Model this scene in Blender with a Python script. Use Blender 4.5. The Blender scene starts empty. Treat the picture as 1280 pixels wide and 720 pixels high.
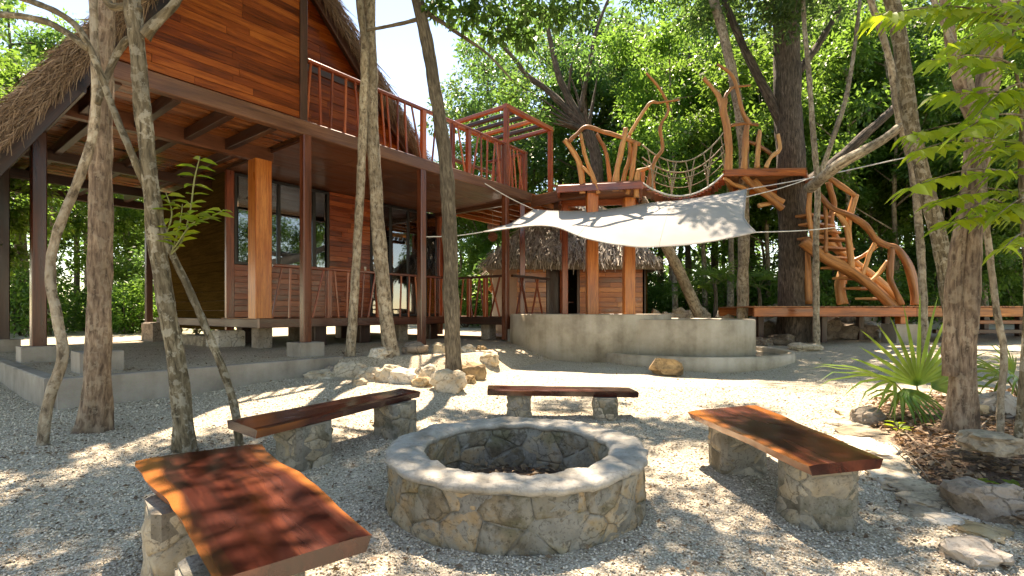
import bpy, math, random
import numpy as np
from mathutils import Vector, noise, Matrix

random.seed(7)
RNG = np.random.default_rng(7)
SC = bpy.context.scene
COL = SC.collection

# ------------------------------------------------------------------ camera
F = 627.0          # focal length in photo pixels (1280 wide)
HY = 390.0         # photo row of the horizon
CH = 1.15          # camera height, m
cam_d = bpy.data.cameras.new('camera')
cam = bpy.data.objects.new('camera', cam_d)
COL.objects.link(cam)
cam.location = (0, 0, CH)
cam.rotation_euler = (math.radians(90), 0, 0)
cam_d.sensor_width = 36.0
cam_d.lens = 36.0 * F / 1280.0
cam_d.shift_y = (HY - 360.0) / 1280.0
cam_d.clip_start = 0.05
cam_d.clip_end = 600
SC.camera = cam

# ------------------------------------------------------------------ sky, sun, exposure
SUN_EL = math.radians(63.0)
SUN_AZ = math.radians(-3.0)      # from +Y towards +X
w = bpy.data.worlds.new('World')
SC.world = w
w.use_nodes = True
wn = w.node_tree.nodes
wl = w.node_tree.links
for n_ in list(wn):
    wn.remove(n_)
sky = wn.new('ShaderNodeTexSky')
sky.sky_type = 'NISHITA'
sky.sun_disc = False
sky.sun_elevation = SUN_EL
sky.sun_rotation = SUN_AZ
sky.air_density = 1.0
sky.dust_density = 0.0
sky.ozone_density = 1.5
bgn = wn.new('ShaderNodeBackground')
bgn.inputs['Strength'].default_value = 0.064
won = wn.new('ShaderNodeOutputWorld')
wl.new(sky.outputs[0], bgn.inputs[0])
wl.new(bgn.outputs[0], won.inputs[0])

sun_d = bpy.data.lights.new('sun', 'SUN')
sun_d.energy = 2.6
sun_d.angle = math.radians(0.6)
sun_d.color = (1.0, 0.975, 0.935)
sun = bpy.data.objects.new('sun', sun_d)
COL.objects.link(sun)
sun_dir = Vector((math.sin(SUN_AZ) * math.cos(SUN_EL), math.cos(SUN_AZ) * math.cos(SUN_EL), math.sin(SUN_EL)))
sun.rotation_euler = sun_dir.to_track_quat('Z', 'Y').to_euler()
sun.location = (0, 10, 40)

SC.view_settings.view_transform = 'Standard'
SC.view_settings.look = 'None'
SC.view_settings.gamma = 1.0
SC.view_settings.use_curve_mapping = False
SC.view_settings.exposure = 2.7
SC.view_settings.use_white_balance = True
SC.view_settings.white_balance_temperature = 8700
SC.view_settings.white_balance_tint = 16
SC.render.engine = 'CYCLES'
SC.cycles.use_denoising = True
SC.cycles.max_bounces = 8
SC.cycles.diffuse_bounces = 5
SC.cycles.glossy_bounces = 3
SC.cycles.transmission_bounces = 4
SC.cycles.transparent_max_bounces = 6
SC.cycles.caustics_reflective = False
SC.cycles.caustics_refractive = False
SC.cycles.sample_clamp_indirect = 6.0


# ------------------------------------------------------------------ coordinates
def P(px, py, Y):
    """photo pixel at distance Y -> world point"""
    return Vector(((px - 640.0) * Y / F, Y, CH - (py - HY) * Y / F))


def PG(px, py, z):
    """photo pixel on a level z -> world point"""
    return P(px, py, F * (CH - z) / (py - HY))


HU = Vector((0.6134, 0.7898, 0))
HV = Vector((-0.7898, 0.6134, 0))
H0 = Vector((-3.25, 7.84, 0))
HANG = math.atan2(0.7898, 0.6134)
HZ = 0.46                                    # level of the terrace under the house


def H(t, b, z=0.0):
    return H0 + HU * t + HV * b + Vector((0, 0, z))


def t_at(px, b):
    k = (px - 640.0) / F
    x0, y0 = H0.x + HV.x * b, H0.y + HV.y * b
    return (k * y0 - x0) / (HU.x - k * HU.y)


def z_at(px, py, b):
    y = H(t_at(px, b), b).y
    return CH - (py - HY) * y / F


# ------------------------------------------------------------------ material helpers
def newmat(name):
    m = bpy.data.materials.new(name)
    m.use_nodes = True
    nt = m.node_tree
    for n in list(nt.nodes):
        nt.nodes.remove(n)
    out = nt.nodes.new('ShaderNodeOutputMaterial')
    return m, nt, out


def N(nt, typ, **kw):
    n = nt.nodes.new(typ)
    for k, v in kw.items():
        if k.startswith('_'):
            setattr(n, k[1:], v)
        else:
            n.inputs[k.replace('__', ' ')].default_value = v
    return n


def L(nt, a, b):
    nt.links.new(a, b)


def ramp(nt, fac, stops):
    r = nt.nodes.new('ShaderNodeValToRGB')
    e = r.color_ramp.elements
    while len(e) < len(stops):
        e.new(0.5)
    for i, (p, c) in enumerate(stops):
        e[i].position = p
        e[i].color = (c[0], c[1], c[2], 1)
    L(nt, fac, r.inputs[0])
    return r


def mixc(nt, fac, a, b, mode='MIX'):
    m = nt.nodes.new('ShaderNodeMix')
    m.data_type = 'RGBA'
    m.blend_type = mode
    for i, v in ((0, fac), (6, a), (7, b)):
        if isinstance(v, (int, float)):
            m.inputs[i].default_value = v
        elif isinstance(v, tuple):
            m.inputs[i].default_value = (v[0], v[1], v[2], 1)
        else:
            L(nt, v, m.inputs[i])
    return m.outputs[2]


def math_n(nt, op, a, b=None):
    m = nt.nodes.new('ShaderNodeMath')
    m.operation = op
    for i, v in ((0, a), (1, b)):
        if v is None:
            continue
        if isinstance(v, (int, float)):
            m.inputs[i].default_value = v
        else:
            L(nt, v, m.inputs[i])
    return m.outputs[0]


def bump(nt, h, strength=0.3, dist=0.01):
    b = nt.nodes.new('ShaderNodeBump')
    b.inputs['Strength'].default_value = strength
    b.inputs['Distance'].default_value = dist
    L(nt, h, b.inputs['Height'])
    return b.outputs[0]


def mapped(nt, src, scale, loc_from=None):
    tc = nt.nodes.new('ShaderNodeTexCoord')
    mp = nt.nodes.new('ShaderNodeMapping')
    mp.inputs['Scale'].default_value = scale
    L(nt, tc.outputs[src], mp.inputs[0])
    if loc_from is not None:
        L(nt, loc_from, mp.inputs[1])
    return mp.outputs[0]


def principled(nt, out, **kw):
    p = nt.nodes.new('ShaderNodeBsdfPrincipled')
    for k, v in kw.items():
        p.inputs[k.replace('__', ' ')].default_value = v
    L(nt, p.outputs[0], out.inputs[0])
    return p


def wood(name, dark, mid, light, rough=0.38, coat=0.25, rnd=0.5, stretch=(1.3, 26, 1), edge=None, spec=0.5, bumpk=0.12):
    m, nt, out = newmat(name)
    oi = nt.nodes.new('ShaderNodeObjectInfo')
    comb = nt.nodes.new('ShaderNodeCombineXYZ')
    r1 = math_n(nt, 'MULTIPLY', oi.outputs['Random'], 37.0)
    L(nt, r1, comb.inputs[0])
    L(nt, r1, comb.inputs[1])
    uv = mapped(nt, 'UV', stretch, comb.outputs[0])
    g = N(nt, 'ShaderNodeTexNoise', Scale=1.0, Detail=6.0, Roughness=0.62, Distortion=0.6)
    L(nt, uv, g.inputs['Vector'])
    uv2 = mapped(nt, 'UV', (0.7, 4.0, 1), comb.outputs[0])
    g2 = N(nt, 'ShaderNodeTexNoise', Scale=1.0, Detail=3.0, Distortion=1.2)
    L(nt, uv2, g2.inputs['Vector'])
    f = math_n(nt, 'ADD', math_n(nt, 'MULTIPLY', g.outputs[0], 0.55), math_n(nt, 'MULTIPLY', g2.outputs[0], 0.45))
    f = math_n(nt, 'ADD', f, math_n(nt, 'MULTIPLY', math_n(nt, 'SUBTRACT', oi.outputs['Random'], 0.5), rnd * 0.3))
    c = ramp(nt, f, [(0.30, dark), (0.5, mid), (0.68, light)]).outputs[0]
    g5 = N(nt, 'ShaderNodeTexNoise', Scale=1.0, Detail=8.0, Roughness=0.75)
    L(nt, mapped(nt, 'UV', (5.0, 90.0, 1), comb.outputs[0]), g5.inputs['Vector'])
    c = mixc(nt, 0.75, c, ramp(nt, g5.outputs[0], [(0.36, (0.35, 0.3, 0.28)), (0.5, (1, 1, 1)), (0.66, (1.0, 1.0, 1.0))]).outputs[0], 'MULTIPLY')
    if edge is not None:
        tc = nt.nodes.new('ShaderNodeTexCoord')
        sx = nt.nodes.new('ShaderNodeSeparateXYZ')
        L(nt, tc.outputs['UV'], sx.inputs[0])
        wob = math_n(nt, 'MULTIPLY', math_n(nt, 'SUBTRACT', g2.outputs[0], 0.5), 0.2)
        a = math_n(nt, 'ADD', math_n(nt, 'ABSOLUTE', sx.outputs[1]), wob)
        er = ramp(nt, a, [(0.20, (0, 0, 0)), (0.25, (1, 1, 1))])
        c = mixc(nt, math_n(nt, 'MULTIPLY', er.outputs[0], 0.75), c, edge)
    p = principled(nt, out, Roughness=rough)
    p.inputs['Coat Weight'].default_value = coat
    p.inputs['Coat Roughness'].default_value = 0.18
    p.inputs['Specular IOR Level'].default_value = spec
    L(nt, c, p.inputs['Base Color'])
    rr = ramp(nt, g2.outputs[0], [(0.3, (rough * 0.7,) * 3), (0.7, (min(1, rough * 1.4),) * 3)])
    L(nt, rr.outputs[0], p.inputs['Roughness'])
    L(nt, bump(nt, g.outputs[0], bumpk, 0.004), p.inputs['Normal'])
    return m


def bark(name, dark, mid, light, lichen=None, sc=(7.0, 34.0, 1), bk=0.8):
    m, nt, out = newmat(name)
    uv = mapped(nt, 'UV', sc)
    g = N(nt, 'ShaderNodeTexNoise', Scale=1.0, Detail=7.0, Roughness=0.65, Distortion=0.5)
    L(nt, uv, g.inputs['Vector'])
    ob = mapped(nt, 'Object', (1, 1, 1))
    g2 = N(nt, 'ShaderNodeTexNoise', Scale=13.0, Detail=6.0, Roughness=0.65)
    L(nt, ob, g2.inputs['Vector'])
    c = ramp(nt, g.outputs[0], [(0.36, dark), (0.5, mid), (0.66, light)]).outputs[0]
    if lichen is not None:
        lr = ramp(nt, g2.outputs[0], [(0.52, (0, 0, 0)), (0.57, (1, 1, 1))])
        c = mixc(nt, math_n(nt, 'MULTIPLY', lr.outputs[0], 0.55), c, lichen)
    g3 = N(nt, 'ShaderNodeTexNoise', Scale=1.7, Detail=2.0)
    L(nt, ob, g3.inputs['Vector'])
    c = mixc(nt, ramp(nt, g3.outputs[0], [(0.35, (0, 0, 0)), (0.65, (0.6, 0.6, 0.6))]).outputs[0], c, dark)
    p = principled(nt, out, Roughness=0.9)
    L(nt, c, p.inputs['Base Color'])
    hh = math_n(nt, 'ADD', g.outputs[0], math_n(nt, 'MULTIPLY', g2.outputs[0], 0.5))
    L(nt, bump(nt, hh, bk, 0.035), p.inputs['Normal'])
    return m


def leafmat(name, a, b, tr, trans=0.5, rough=0.45):
    """a/b: reflectance range over single leaves, tr: tint of light passing through"""
    m, nt, out = newmat(name)
    tc = nt.nodes.new('ShaderNodeTexCoord')
    sx = nt.nodes.new('ShaderNodeSeparateXYZ')
    L(nt, tc.outputs['UV'], sx.inputs[0])
    c = ramp(nt, sx.outputs[0], [(0.0, a), (1.0, b)]).outputs[0]
    d = N(nt, 'ShaderNodeBsdfPrincipled', Roughness=rough)
    d.inputs['Specular IOR Level'].default_value = 0.5
    L(nt, c, d.inputs['Base Color'])
    t = nt.nodes.new('ShaderNodeBsdfTranslucent')
    oi = nt.nodes.new('ShaderNodeObjectInfo')
    hs = N(nt, 'ShaderNodeHueSaturation')
    L(nt, math_n(nt, 'ADD', 0.485, math_n(nt, 'MULTIPLY', oi.outputs['Random'], 0.045)), hs.inputs['Hue'])
    L(nt, math_n(nt, 'ADD', 0.72, math_n(nt, 'MULTIPLY', math_n(nt, 'FRACT', math_n(nt, 'MULTIPLY', oi.outputs['Random'], 7.3)), 0.5)), hs.inputs['Value'])
    L(nt, c, hs.inputs['Color'])
    c = hs.outputs[0]
    nt.links.new(c, d.inputs['Base Color'])
    ct = mixc(nt, 0.6, c, tr)
    L(nt, ct, t.inputs[0])
    mx = nt.nodes.new('ShaderNodeMixShader')
    mx.inputs[0].default_value = trans
    L(nt, d.outputs[0], mx.inputs[1])
    L(nt, t.outputs[0], mx.inputs[2])
    L(nt, mx.outputs[0], out.inputs[0])
    return m


def stonemat(name, cols, sc=9.0, bk=0.5, moss=None, rough=0.92, pits=0.7, smear=None, crack=0.8):
    m, nt, out = newmat(name)
    oi = nt.nodes.new('ShaderNodeObjectInfo')
    ob = mapped(nt, 'Object', (1, 1, 1))
    va = nt.nodes.new('ShaderNodeVectorMath')
    va.operation = 'ADD'
    L(nt, ob, va.inputs[0])
    L(nt, math_n(nt, 'MULTIPLY', oi.outputs['Random'], 31.0), va.inputs[1])
    g = N(nt, 'ShaderNodeTexNoise', Scale=sc, Detail=8.0, Roughness=0.68)
    L(nt, va.outputs[0], g.inputs['Vector'])
    f = math_n(nt, 'ADD', math_n(nt, 'MULTIPLY', g.outputs[0], 0.7), math_n(nt, 'MULTIPLY', oi.outputs['Random'], 0.34))
    n = len(cols)
    c = ramp(nt, f, [(0.3 + 0.42 * i / (n - 1), cols[i]) for i in range(n)]).outputs[0]
    if moss is not None:
        g2 = N(nt, 'ShaderNodeTexNoise', Scale=3.2, Detail=5.0)
        L(nt, ob, g2.inputs['Vector'])
        c = mixc(nt, math_n(nt, 'MULTIPLY', ramp(nt, g2.outputs[0], [(0.5, (0, 0, 0)), (0.62, (1, 1, 1))]).outputs[0], 0.6), c, moss)
    if smear is not None:
        g6 = N(nt, 'ShaderNodeTexNoise', Scale=7.5, Detail=7.0, Roughness=0.62)
        L(nt, ob, g6.inputs['Vector'])
        c = mixc(nt, math_n(nt, 'MULTIPLY', ramp(nt, g6.outputs[0], [(0.46, (0, 0, 0)), (0.56, (1, 1, 1))]).outputs[0], 0.8), c, smear)
    g3 = N(nt, 'ShaderNodeTexNoise', Scale=sc * 5, Detail=5.0, Roughness=0.7)
    L(nt, va.outputs[0], g3.inputs['Vector'])
    vv = nt.nodes.new('ShaderNodeVectorMath')
    vv.operation = 'ADD'
    L(nt, va.outputs[0], vv.inputs[0])
    L(nt, mixc(nt, 0.12, (0, 0, 0), g.outputs[1]), vv.inputs[1])
    vo = N(nt, 'ShaderNodeTexVoronoi', _feature='DISTANCE_TO_EDGE', Scale=sc * 0.8)
    L(nt, vv.outputs[0], vo.inputs['Vector'])
    gm = N(nt, 'ShaderNodeTexNoise', Scale=sc * 0.5, Detail=2.0)
    L(nt, va.outputs[0], gm.inputs['Vector'])
    ck = ramp(nt, vo.outputs['Distance'], [(0.0, (0.25, 0.22, 0.19)), (0.035, (1, 1, 1))]).outputs[0]
    c = mixc(nt, ramp(nt, gm.outputs[0], [(0.45, (0, 0, 0)), (0.58, (crack, crack, crack))]).outputs[0], c, mixc(nt, 1.0, c, ck, 'MULTIPLY'))
    st_ = ramp(nt, gm.outputs[0], [(0.3, (0.5, 0.46, 0.4)), (0.5, (1, 1, 1))]).outputs[0]
    c = mixc(nt, 0.65, c, st_, 'MULTIPLY')
    pit = ramp(nt, g3.outputs[0], [(0.36, (0.35, 0.33, 0.3)), (0.46, (1, 1, 1))]).outputs[0]
    c = mixc(nt, pits, c, pit, 'MULTIPLY')
    p = principled(nt, out, Roughness=rough)
    L(nt, c, p.inputs['Base Color'])
    hh = math_n(nt, 'ADD', g.outputs[0], math_n(nt, 'MULTIPLY', g3.outputs[0], 0.5))
    L(nt, bump(nt, hh, bk, 0.02), p.inputs['Normal'])
    return m


M = {}
M['wood_gable'] = wood('wood_gable', (0.075, 0.014, 0.003), (0.23, 0.047, 0.008), (0.42, 0.115, 0.022), 0.4, 0.06, 0.7, spec=0.25)
M['wood_red'] = wood('wood_red', (0.09, 0.016, 0.007), (0.29, 0.058, 0.019), (0.46, 0.12, 0.04), 0.3, 0.35, 0.9)
M['wood_post'] = wood('wood_post', (0.04, 0.01, 0.005), (0.11, 0.027, 0.011), (0.19, 0.053, 0.022), 0.3, 0.25, 0.6)
M['wood_beam'] = wood('wood_beam', (0.035, 0.014, 0.009), (0.11, 0.04, 0.02), (0.2, 0.085, 0.042), 0.4, 0.25, 0.5)
M['wood_dark'] = wood('wood_dark', (0.018, 0.008, 0.005), (0.05, 0.018, 0.01), (0.09, 0.035, 0.02), 0.42, 0.2, 0.5)
M['wood_soffit'] = wood('wood_soffit', (0.11, 0.028, 0.008), (0.33, 0.09, 0.02), (0.5, 0.17, 0.05), 0.3, 0.35, 0.8)
M['wood_panel'] = wood('wood_panel', (0.10, 0.035, 0.018), (0.2, 0.075, 0.038), (0.28, 0.12, 0.065), 0.4, 0.2, 0.5, (0.8, 7, 1))
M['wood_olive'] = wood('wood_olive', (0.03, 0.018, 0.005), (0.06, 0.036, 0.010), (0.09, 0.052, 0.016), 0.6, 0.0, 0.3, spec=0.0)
M['wood_orange'] = wood('wood_orange', (0.17, 0.035, 0.006), (0.46, 0.115, 0.018), (0.68, 0.25, 0.06), 0.35, 0.3, 1.1)
M['wood_log'] = wood('wood_log', (0.2, 0.075, 0.022), (0.5, 0.215, 0.07), (0.68, 0.38, 0.16), 0.5, 0.08, 0.9, (1.0, 14, 1))
M['wood_slab'] = wood('wood_slab', (0.014, 0.004, 0.003), (0.05, 0.011, 0.007), (0.17, 0.04, 0.018), 0.22, 0.5, 0.5, (1.1, 18, 1), edge=(0.46, 0.15, 0.035))
M['wood_deck'] = wood('wood_deck', (0.1, 0.032, 0.012), (0.28, 0.105, 0.038), (0.44, 0.2, 0.085), 0.5, 0.1, 0.8)
M['bark_brown'] = bark('bark_brown', (0.08, 0.053, 0.035), (0.26, 0.18, 0.122), (0.47, 0.355, 0.25), (0.44, 0.36, 0.26))
M['bark_lichen'] = bark('bark_lichen', (0.045, 0.035, 0.018), (0.17, 0.135, 0.08), (0.33, 0.28, 0.19), (0.5, 0.47, 0.37))
M['bark_pale'] = bark('bark_pale', (0.08, 0.06, 0.04), (0.31, 0.25, 0.175), (0.5, 0.43, 0.32), (0.52, 0.48, 0.38), (9.0, 22.0, 1), 0.6)
M['bark_dark'] = bark('bark_dark', (0.03, 0.022, 0.016), (0.10, 0.076, 0.056), (0.21, 0.17, 0.135), None, (5.0, 26.0, 1), 1.0)
M['bark_far'] = bark('bark_far', (0.05, 0.04, 0.028), (0.14, 0.115, 0.08), (0.26, 0.22, 0.16), None)
M['leaf_a'] = leafmat('leaf_a', (0.028, 0.07, 0.016), (0.095, 0.19, 0.045), (0.2, 0.4, 0.075), 0.52, 0.38)
M['leaf_b'] = leafmat('leaf_b', (0.035, 0.088, 0.016), (0.115, 0.22, 0.04), (0.3, 0.52, 0.07), 0.55, 0.4)
M['leaf_c'] = leafmat('leaf_c', (0.02, 0.056, 0.02), (0.075, 0.14, 0.042), (0.24, 0.4, 0.08), 0.5, 0.35)
M['leaf_bright'] = leafmat('leaf_bright', (0.07, 0.15, 0.015), (0.17, 0.27, 0.025), (0.58, 0.68, 0.035), 0.62)
M['leaf_palm'] = leafmat('leaf_palm', (0.06, 0.14, 0.022), (0.13, 0.24, 0.04), (0.4, 0.55, 0.07), 0.5, 0.35)
M['leaf_dead'] = leafmat('leaf_dead', (0.075, 0.042, 0.024), (0.34, 0.22, 0.13), (0.3, 0.16, 0.06), 0.15, 0.7)
M['stone_pit'] = stonemat('stone_pit', [(0.12, 0.10, 0.07), (0.25, 0.20, 0.13), (0.40, 0.28, 0.155), (0.44, 0.38, 0.28)], 7.0, 0.9, (0.13, 0.135, 0.07), smear=(0.29, 0.275, 0.23))
M['stone_leg'] = stonemat('stone_leg', [(0.17, 0.145, 0.1), (0.32, 0.27, 0.185), (0.43, 0.35, 0.235), (0.5, 0.44, 0.34)], 8.0, 0.9, smear=(0.36, 0.325, 0.26))
M['stone_pale'] = stonemat('stone_pale', [(0.25, 0.2, 0.14), (0.46, 0.38, 0.27), (0.58, 0.5, 0.38), (0.66, 0.61, 0.52)], 5.0, 0.9)
M['stone_ochre'] = stonemat('stone_ochre', [(0.22, 0.15, 0.08), (0.44, 0.30, 0.15), (0.56, 0.43, 0.26), (0.6, 0.53, 0.41)], 4.0, 0.9)
M['stone_grey'] = stonemat('stone_grey', [(0.10, 0.08, 0.06), (0.24, 0.19, 0.145), (0.34, 0.28, 0.22), (0.42, 0.37, 0.31)], 5.0, 1.0)
M['mortar'] = stonemat('mortar', [(0.16, 0.14, 0.105), (0.25, 0.225, 0.18), (0.33, 0.3, 0.245)], 12.0, 0.8, (0.10, 0.10, 0.055), smear=(0.28, 0.265, 0.22))
M['mortar_cap'] = stonemat('mortar_cap', [(0.24, 0.222, 0.185), (0.38, 0.358, 0.31), (0.48, 0.455, 0.405)], 7.0, 1.0, pits=0.35, crack=0.3)


def concrete(name, a, b, c, rough=0.5, bk=0.08):
    m, nt, out = newmat(name)
    ob = mapped(nt, 'Object', (1, 1, 1))
    g = N(nt, 'ShaderNodeTexNoise', Scale=1.6, Detail=9.0, Roughness=0.66)
    L(nt, ob, g.inputs['Vector'])
    stv = mapped(nt, 'Object', (5, 5, 0.35))
    g2 = N(nt, 'ShaderNodeTexNoise', Scale=1.0, Detail=5.0)
    L(nt, stv, g2.inputs['Vector'])
    f = math_n(nt, 'ADD', math_n(nt, 'MULTIPLY', g.outputs[0], 0.7), math_n(nt, 'MULTIPLY', g2.outputs[0], 0.3))
    cc = ramp(nt, f, [(0.36, a), (0.5, b), (0.64, c)]).outputs[0]
    g3 = N(nt, 'ShaderNodeTexNoise', Scale=90.0, Detail=3.0)
    L(nt, ob, g3.inputs['Vector'])
    cc = mixc(nt, 0.2, cc, g3.outputs[1], 'OVERLAY')
    p = principled(nt, out, Roughness=rough)
    L(nt, cc, p.inputs['Base Color'])
    L(nt, bump(nt, g3.outputs[0], bk, 0.01), p.inputs['Normal'])
    return m


M['concrete'] = concrete('concrete', (0.24, 0.19, 0.13), (0.44, 0.37, 0.275), (0.57, 0.5, 0.4))
M['concrete_kerb'] = concrete('concrete_kerb', (0.17, 0.148, 0.12), (0.28, 0.25, 0.21), (0.37, 0.34, 0.295), 0.8)
M['plaster'] = concrete('plaster', (0.42, 0.40, 0.36), (0.52, 0.5, 0.46), (0.6, 0.58, 0.54), 0.85)


def gravelmat(name, base, sc=75.0, bk=0.9, soil=None):
    m, nt, out = newmat(name)
    ob = mapped(nt, 'Object', (1, 1, 1))
    v = N(nt, 'ShaderNodeTexVoronoi', Scale=sc, Randomness=1.0)
    L(nt, ob, v.inputs['Vector'])
    v2 = N(nt, 'ShaderNodeTexVoronoi', Scale=sc * 1.9, Randomness=1.0)
    L(nt, ob, v2.inputs['Vector'])
    sx = nt.nodes.new('ShaderNodeSeparateXYZ')
    L(nt, v.outputs['Color'], sx.inputs[0])
    c = ramp(nt, sx.outputs[0], [(0.0, tuple(x * 0.5 for x in base)), (0.3, tuple(x * 0.9 for x in base)), (0.7, base), (1.0, tuple(min(0.8, x * 1.25) for x in base))]).outputs[0]
    g = N(nt, 'ShaderNodeTexNoise', Scale=0.9, Detail=6.0, Roughness=0.6)
    L(nt, ob, g.inputs['Vector'])
    c = mixc(nt, ramp(nt, g.outputs[0], [(0.4, (0, 0, 0)), (0.75, (0.55, 0.55, 0.55))]).outputs[0], c, soil or tuple(x * 0.62 for x in base))
    g4 = N(nt, 'ShaderNodeTexNoise', Scale=26.0, Detail=4.0, Roughness=0.7)
    L(nt, ob, g4.inputs['Vector'])
    c = mixc(nt, ramp(nt, g4.outputs[0], [(0.30, (0.55, 0.55, 0.55)), (0.42, (0, 0, 0))]).outputs[0], c, (0.16, 0.12, 0.085))
    crev = ramp(nt, v.outputs['Distance'], [(0.25, (1, 1, 1)), (0.75, (0.5, 0.46, 0.4))]).outputs[0]  # occlusion shade between the grains, put into the colour
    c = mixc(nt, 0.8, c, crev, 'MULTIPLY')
    p = principled(nt, out, Roughness=0.95)
    L(nt, c, p.inputs['Base Color'])
    h = math_n(nt, 'SUBTRACT', 1.0, v.outputs['Distance'])
    h = math_n(nt, 'ADD', h, math_n(nt, 'MULTIPLY', math_n(nt, 'SUBTRACT', 1.0, v2.outputs['Distance']), 0.5))
    L(nt, bump(nt, h, bk, 0.012), p.inputs['Normal'])
    return m


GRAVEL = (0.70, 0.615, 0.485)
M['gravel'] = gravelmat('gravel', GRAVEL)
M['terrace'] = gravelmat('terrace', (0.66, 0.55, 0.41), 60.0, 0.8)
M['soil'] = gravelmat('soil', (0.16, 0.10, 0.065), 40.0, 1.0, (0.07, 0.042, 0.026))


def pebblemat():
    m, nt, out = newmat('pebble')
    tc = nt.nodes.new('ShaderNodeTexCoord')
    sx = nt.nodes.new('ShaderNodeSeparateXYZ')
    L(nt, tc.outputs['UV'], sx.inputs[0])
    c = ramp(nt, sx.outputs[0], [(0.0, (0.14, 0.10, 0.065)), (0.15, (0.38, 0.31, 0.22)), (0.45, GRAVEL), (1.0, (0.76, 0.69, 0.57))]).outputs[0]
    p = principled(nt, out, Roughness=0.95)
    L(nt, c, p.inputs['Base Color'])
    return m


M['pebble'] = pebblemat()


def thatchmat(name, a, b, c):
    m, nt, out = newmat(name)
    tc = nt.nodes.new('ShaderNodeTexCoord')
    sx = nt.nodes.new('ShaderNodeSeparateXYZ')
    L(nt, tc.outputs['UV'], sx.inputs[0])
    cc = ramp(nt, sx.outputs[0], [(0.0, a), (0.5, b), (1.0, c)]).outputs[0]
    p = principled(nt, out, Roughness=0.85)
    L(nt, cc, p.inputs['Base Color'])
    return m


M['thatch'] = thatchmat('thatch', (0.055, 0.034, 0.021), (0.18, 0.115, 0.072), (0.36, 0.26, 0.175))
M['thatch_grey'] = thatchmat('thatch_grey', (0.2, 0.165, 0.125), (0.48, 0.42, 0.34), (0.7, 0.64, 0.55))


def plain(name, col, rough=0.6, metal=0.0, spec=0.5):
    m, nt, out = newmat(name)
    p = principled(nt, out, Roughness=rough, Metallic=metal)
    ob = mapped(nt, 'Object', (1, 1, 1))
    g = N(nt, 'ShaderNodeTexNoise', Scale=14.0, Detail=5.0)
    L(nt, ob, g.inputs['Vector'])
    c = ramp(nt, g.outputs[0], [(0.3, tuple(x * 0.78 for x in col)), (0.7, tuple(min(1, x * 1.15) for x in col))]).outputs[0]
    L(nt, c, p.inputs['Base Color'])
    p.inputs['Specular IOR Level'].default_value = spec
    return m


M['metal_black'] = plain('metal_black', (0.018, 0.018, 0.02), 0.35)
M['rope'] = plain('rope', (0.30, 0.25, 0.18), 0.9)
M['rope_white'] = plain('rope_white', (0.62, 0.62, 0.6), 0.7)
M['wicker'] = plain('wicker', (0.22, 0.075, 0.035), 0.7)
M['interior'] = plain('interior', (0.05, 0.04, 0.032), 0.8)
M['twig'] = plain('twig', (0.3, 0.22, 0.15), 0.9)
M['stem_green'] = plain('stem_green', (0.16, 0.17, 0.06), 0.7)
M['paper'] = plain('paper', (0.6, 0.58, 0.52), 0.6)


def glassmat():
    m, nt, out = newmat('glass')
    gl = N(nt, 'ShaderNodeBsdfGlossy', Roughness=0.02)
    gl.inputs[0].default_value = (0.9, 0.95, 1, 1)
    tr = nt.nodes.new('ShaderNodeBsdfTransparent')
    tr.inputs[0].default_value = (0.5, 0.52, 0.52, 1)
    fr = N(nt, 'ShaderNodeFresnel', IOR=1.9)
    mx = nt.nodes.new('ShaderNodeMixShader')
    L(nt, math_n(nt, 'ADD', fr.outputs[0], 0.12), mx.inputs[0])
    L(nt, tr.outputs[0], mx.inputs[1])
    L(nt, gl.outputs[0], mx.inputs[2])
    L(nt, mx.outputs[0], out.inputs[0])
    return m


M['glass'] = glassmat()


def watermat():
    m, nt, out = newmat('water')
    p = principled(nt, out, Roughness=0.05)
    p.inputs['Base Color'].default_value = (0.10, 0.15, 0.14, 1)
    ob = mapped(nt, 'Object', (1, 1, 1))
    g = N(nt, 'ShaderNodeTexNoise', Scale=4.0, Detail=3.0)
    L(nt, ob, g.inputs['Vector'])
    L(nt, bump(nt, g.outputs[0], 0.1, 0.02), p.inputs['Normal'])
    return m


M['water'] = watermat()


def fabricmat():
    m, nt, out = newmat('sailcloth')
    ob = mapped(nt, 'UV', (1, 1, 1))
    g = N(nt, 'ShaderNodeTexNoise', Scale=2.5, Detail=5.0)
    L(nt, ob, g.inputs['Vector'])
    c = ramp(nt, g.outputs[0], [(0.3, (0.50, 0.485, 0.46)), (0.7, (0.57, 0.555, 0.53))]).outputs[0]
    d = nt.nodes.new('ShaderNodeBsdfDiffuse')
    t = nt.nodes.new('ShaderNodeBsdfTranslucent')
    L(nt, c, d.inputs[0])
    L(nt, c, t.inputs[0])
    L(nt, bump(nt, g.outputs[0], 0.25, 0.05), d.inputs['Normal'])
    mx = nt.nodes.new('ShaderNodeMixShader')
    mx.inputs[0].default_value = 0.3
    L(nt, d.outputs[0], mx.inputs[1])
    L(nt, t.outputs[0], mx.inputs[2])
    L(nt, mx.outputs[0], out.inputs[0])
    return m


M['sailcloth'] = fabricmat()


# ------------------------------------------------------------------ object helpers
def link(o, parent=None):
    COL.objects.link(o)
    if parent is not None:
        o.parent = parent
    return o


def tag(o, label, cat, group=None, kind=None):
    if label:
        o['label'] = label
    if cat:
        o['category'] = cat
    if group:
        o['group'] = group
    o['kind'] = kind or 'thing'
    return o


def thing(name, label, cat, loc=(0, 0, 0), rotz=0.0, group=None):
    o = bpy.data.objects.new(name, None)
    o.empty_display_size = 0.2
    link(o)
    o.location = loc
    o.rotation_euler = (0, 0, rotz)
    return tag(o, label, cat, group)


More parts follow.
